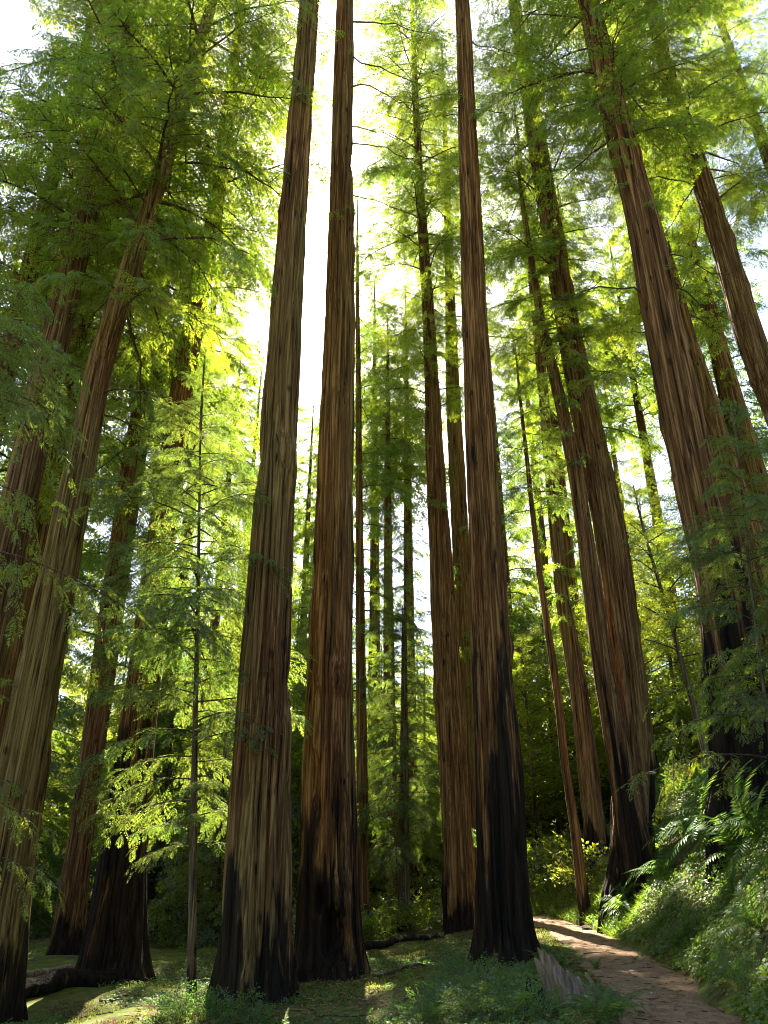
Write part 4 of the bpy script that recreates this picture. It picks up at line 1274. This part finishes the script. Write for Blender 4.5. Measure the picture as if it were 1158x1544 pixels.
# broken weathered stump beside the trail
P = gp(868, 1512)
st = thing('broken_stump', 'jagged silver grey broken stump slab leaning beside the trail', 'stump', (P[0], P[1], ground1(P[0], P[1]) - 0.08))


def shell(name, R, H, a0, a1, thick, seed, lean, mat, offset=(0, 0, 0), rot=0.0, jag=0.14):
    rng = RS(seed)
    nu, nv = 22, 14
    u = np.linspace(a0, a1, nu)
    mid = (a0 + a1) / 2
    w_ = (u - a0) / (a1 - a0)
    top = H * np.interp(w_, [0, 0.12, 0.3, 0.45, 0.7, 1.0], [0.62, 0.85, 0.98, 0.92, 0.55, 0.25]) * (1 - jag * vnoise(u * 4.5, u * 0 + seed, 2) - 0.22 * rng.rand(nu))
    def surf(R_, flare):
        V = np.zeros((nv, nu, 3))
        for q in range(nv):
            f = q / (nv - 1)
            z = top * f
            rr_ = R_ * (1.25 - 0.42 * z / H) * (1 + 0.07 * (vnoise(u * 5, u * 0 + seed, 3) - 0.5) + 0.05 * (vnoise(u * 11, z * 2, seed) - 0.5))
            V[q, :, 0] = rr_ * np.cos(u) - lean * z; V[q, :, 1] = rr_ * np.sin(u); V[q, :, 2] = z
        return V
    Vo = surf(R, 1); Vi = surf(R - thick, 1)
    Vi[-1] = (Vo[-1] * 0.6 + Vi[-1] * 0.4)
    V = np.concatenate([Vo.reshape(-1, 3), Vi.reshape(-1, 3)])
    off = nu * nv
    Qs = []
    for q in range(nv - 1):
        for w in range(nu - 1):
            a = q * nu + w
            Qs.append([a, a + 1, a + nu + 1, a + nu]); Qs.append([off + a, off + a + nu, off + a + nu + 1, off + a + 1])
        Qs.append([q * nu, (q + 1) * nu, off + (q + 1) * nu, off + q * nu])
        e = q * nu + nu - 1
        Qs.append([e, off + e, off + e + nu, e + nu])
    for w in range(nu - 1):
        a = (nv - 1) * nu + w
        Qs.append([a, a + 1, off + a + 1, off + a])
    me = quads_mesh(name, V, Qs, [mat], smooth=False)
    o = obj(name, me, st, offset); o.rotation_euler = (0, 0, rot)
    return o


shell('slab', 0.29, 0.85, -PI * 0.98, -PI * 0.02, 0.07, 3, 0.48, M_WOOD, (0.02, 0.05, 0))
shell('splinter', 0.34, 0.65, -PI * 0.16, PI * 0.06, 0.05, 5, 0.48, M_WOOD, (0.06, 0.04, 0), jag=0.5)
o = shell('rotten_core', 0.42, 0.52, -PI * 1.15, -PI * 0.62, 0.12, 7, 0.1, M_BARK2, (-0.16, 0.06, 0), jag=0.5)
o['char_shade_height'] = 2.0; o['lichen'] = 0.2; o['weathered'] = 0.0


def rock(px, py, s, seed, label, mat, name='rock', cat='rock', sq=0.6, group=None):
    P = gp(px, py)
    rng = RS(seed)
    nu, nv = 12, 7
    V = []
    for q in range(nv):
        ph = -PI / 2 + PI * q / (nv - 1)
        for w in range(nu):
            t = 2 * PI * w / nu
            d = np.array([math.cos(ph) * math.cos(t), math.cos(ph) * math.sin(t), math.sin(ph)])
            rr_ = 1 + 0.55 * (float(vnoise(d[0] * 1.7 + seed, d[1] * 1.7 + d[2] * 2.3, seed)) - 0.5)
            V.append(d * rr_ * s * np.array([1.25, 0.9, sq]))
    Qs = [[q * nu + w, q * nu + (w + 1) % nu, (q + 1) * nu + (w + 1) % nu, (q + 1) * nu + w] for q in range(nv - 1) for w in range(nu)]
    o = obj(name, quads_mesh(name, V, Qs, [mat], smooth=False), None, (P[0], P[1], ground1(P[0], P[1]) + s * sq * 0.35))
    o.rotation_euler = (0, 0, seed * 1.3)
    return tag(o, label, cat, group)


rock(886, 1402, 0.17, 3, 'dark flat rock lying on the trail where it narrows', M_DARKROCK, sq=0.4)
rock(1003, 1338, 0.13, 5, 'pale rock poking out of the clover on the bank', M_ROCK, sq=0.9)
for k, (px, py) in enumerate([(940, 1430), (905, 1448), (985, 1500), (1040, 1510), (1010, 1475), (870, 1415), (1080, 1530), (960, 1490), (930, 1405)]):
    rock(px, py, 0.022 + 0.012 * (k % 3), 11 + k, 'small pale pebble on the dirt trail', M_ROCK, name='pebble', cat='pebble', group='pebbles on the trail')
P = gp(955, 1467)
V = np.array([[-0.09, 0, 0.02], [0, 0.03, 0.035], [0.10, 0.02, 0.015], [0.02, -0.03, 0.03]])
m_pale, nt_, out_ = nodes('pale_dry_leaf')
pb = N(nt_, 'ShaderNodeBsdfPrincipled'); pb.inputs['Base Color'].default_value = (0.62, 0.55, 0.42, 1); pb.inputs['Roughness'].default_value = 0.7
nt_.links.new(pb.outputs[0], out_.inputs['Surface'])
tag(obj('dry_leaf', quads_mesh('dry_leaf', V, [[0, 1, 2, 3]], [m_pale]), None, (P[0], P[1], ground1(P[0], P[1]) + 0.012)), 'pale curled dry leaf lying on the dirt trail', 'leaf')
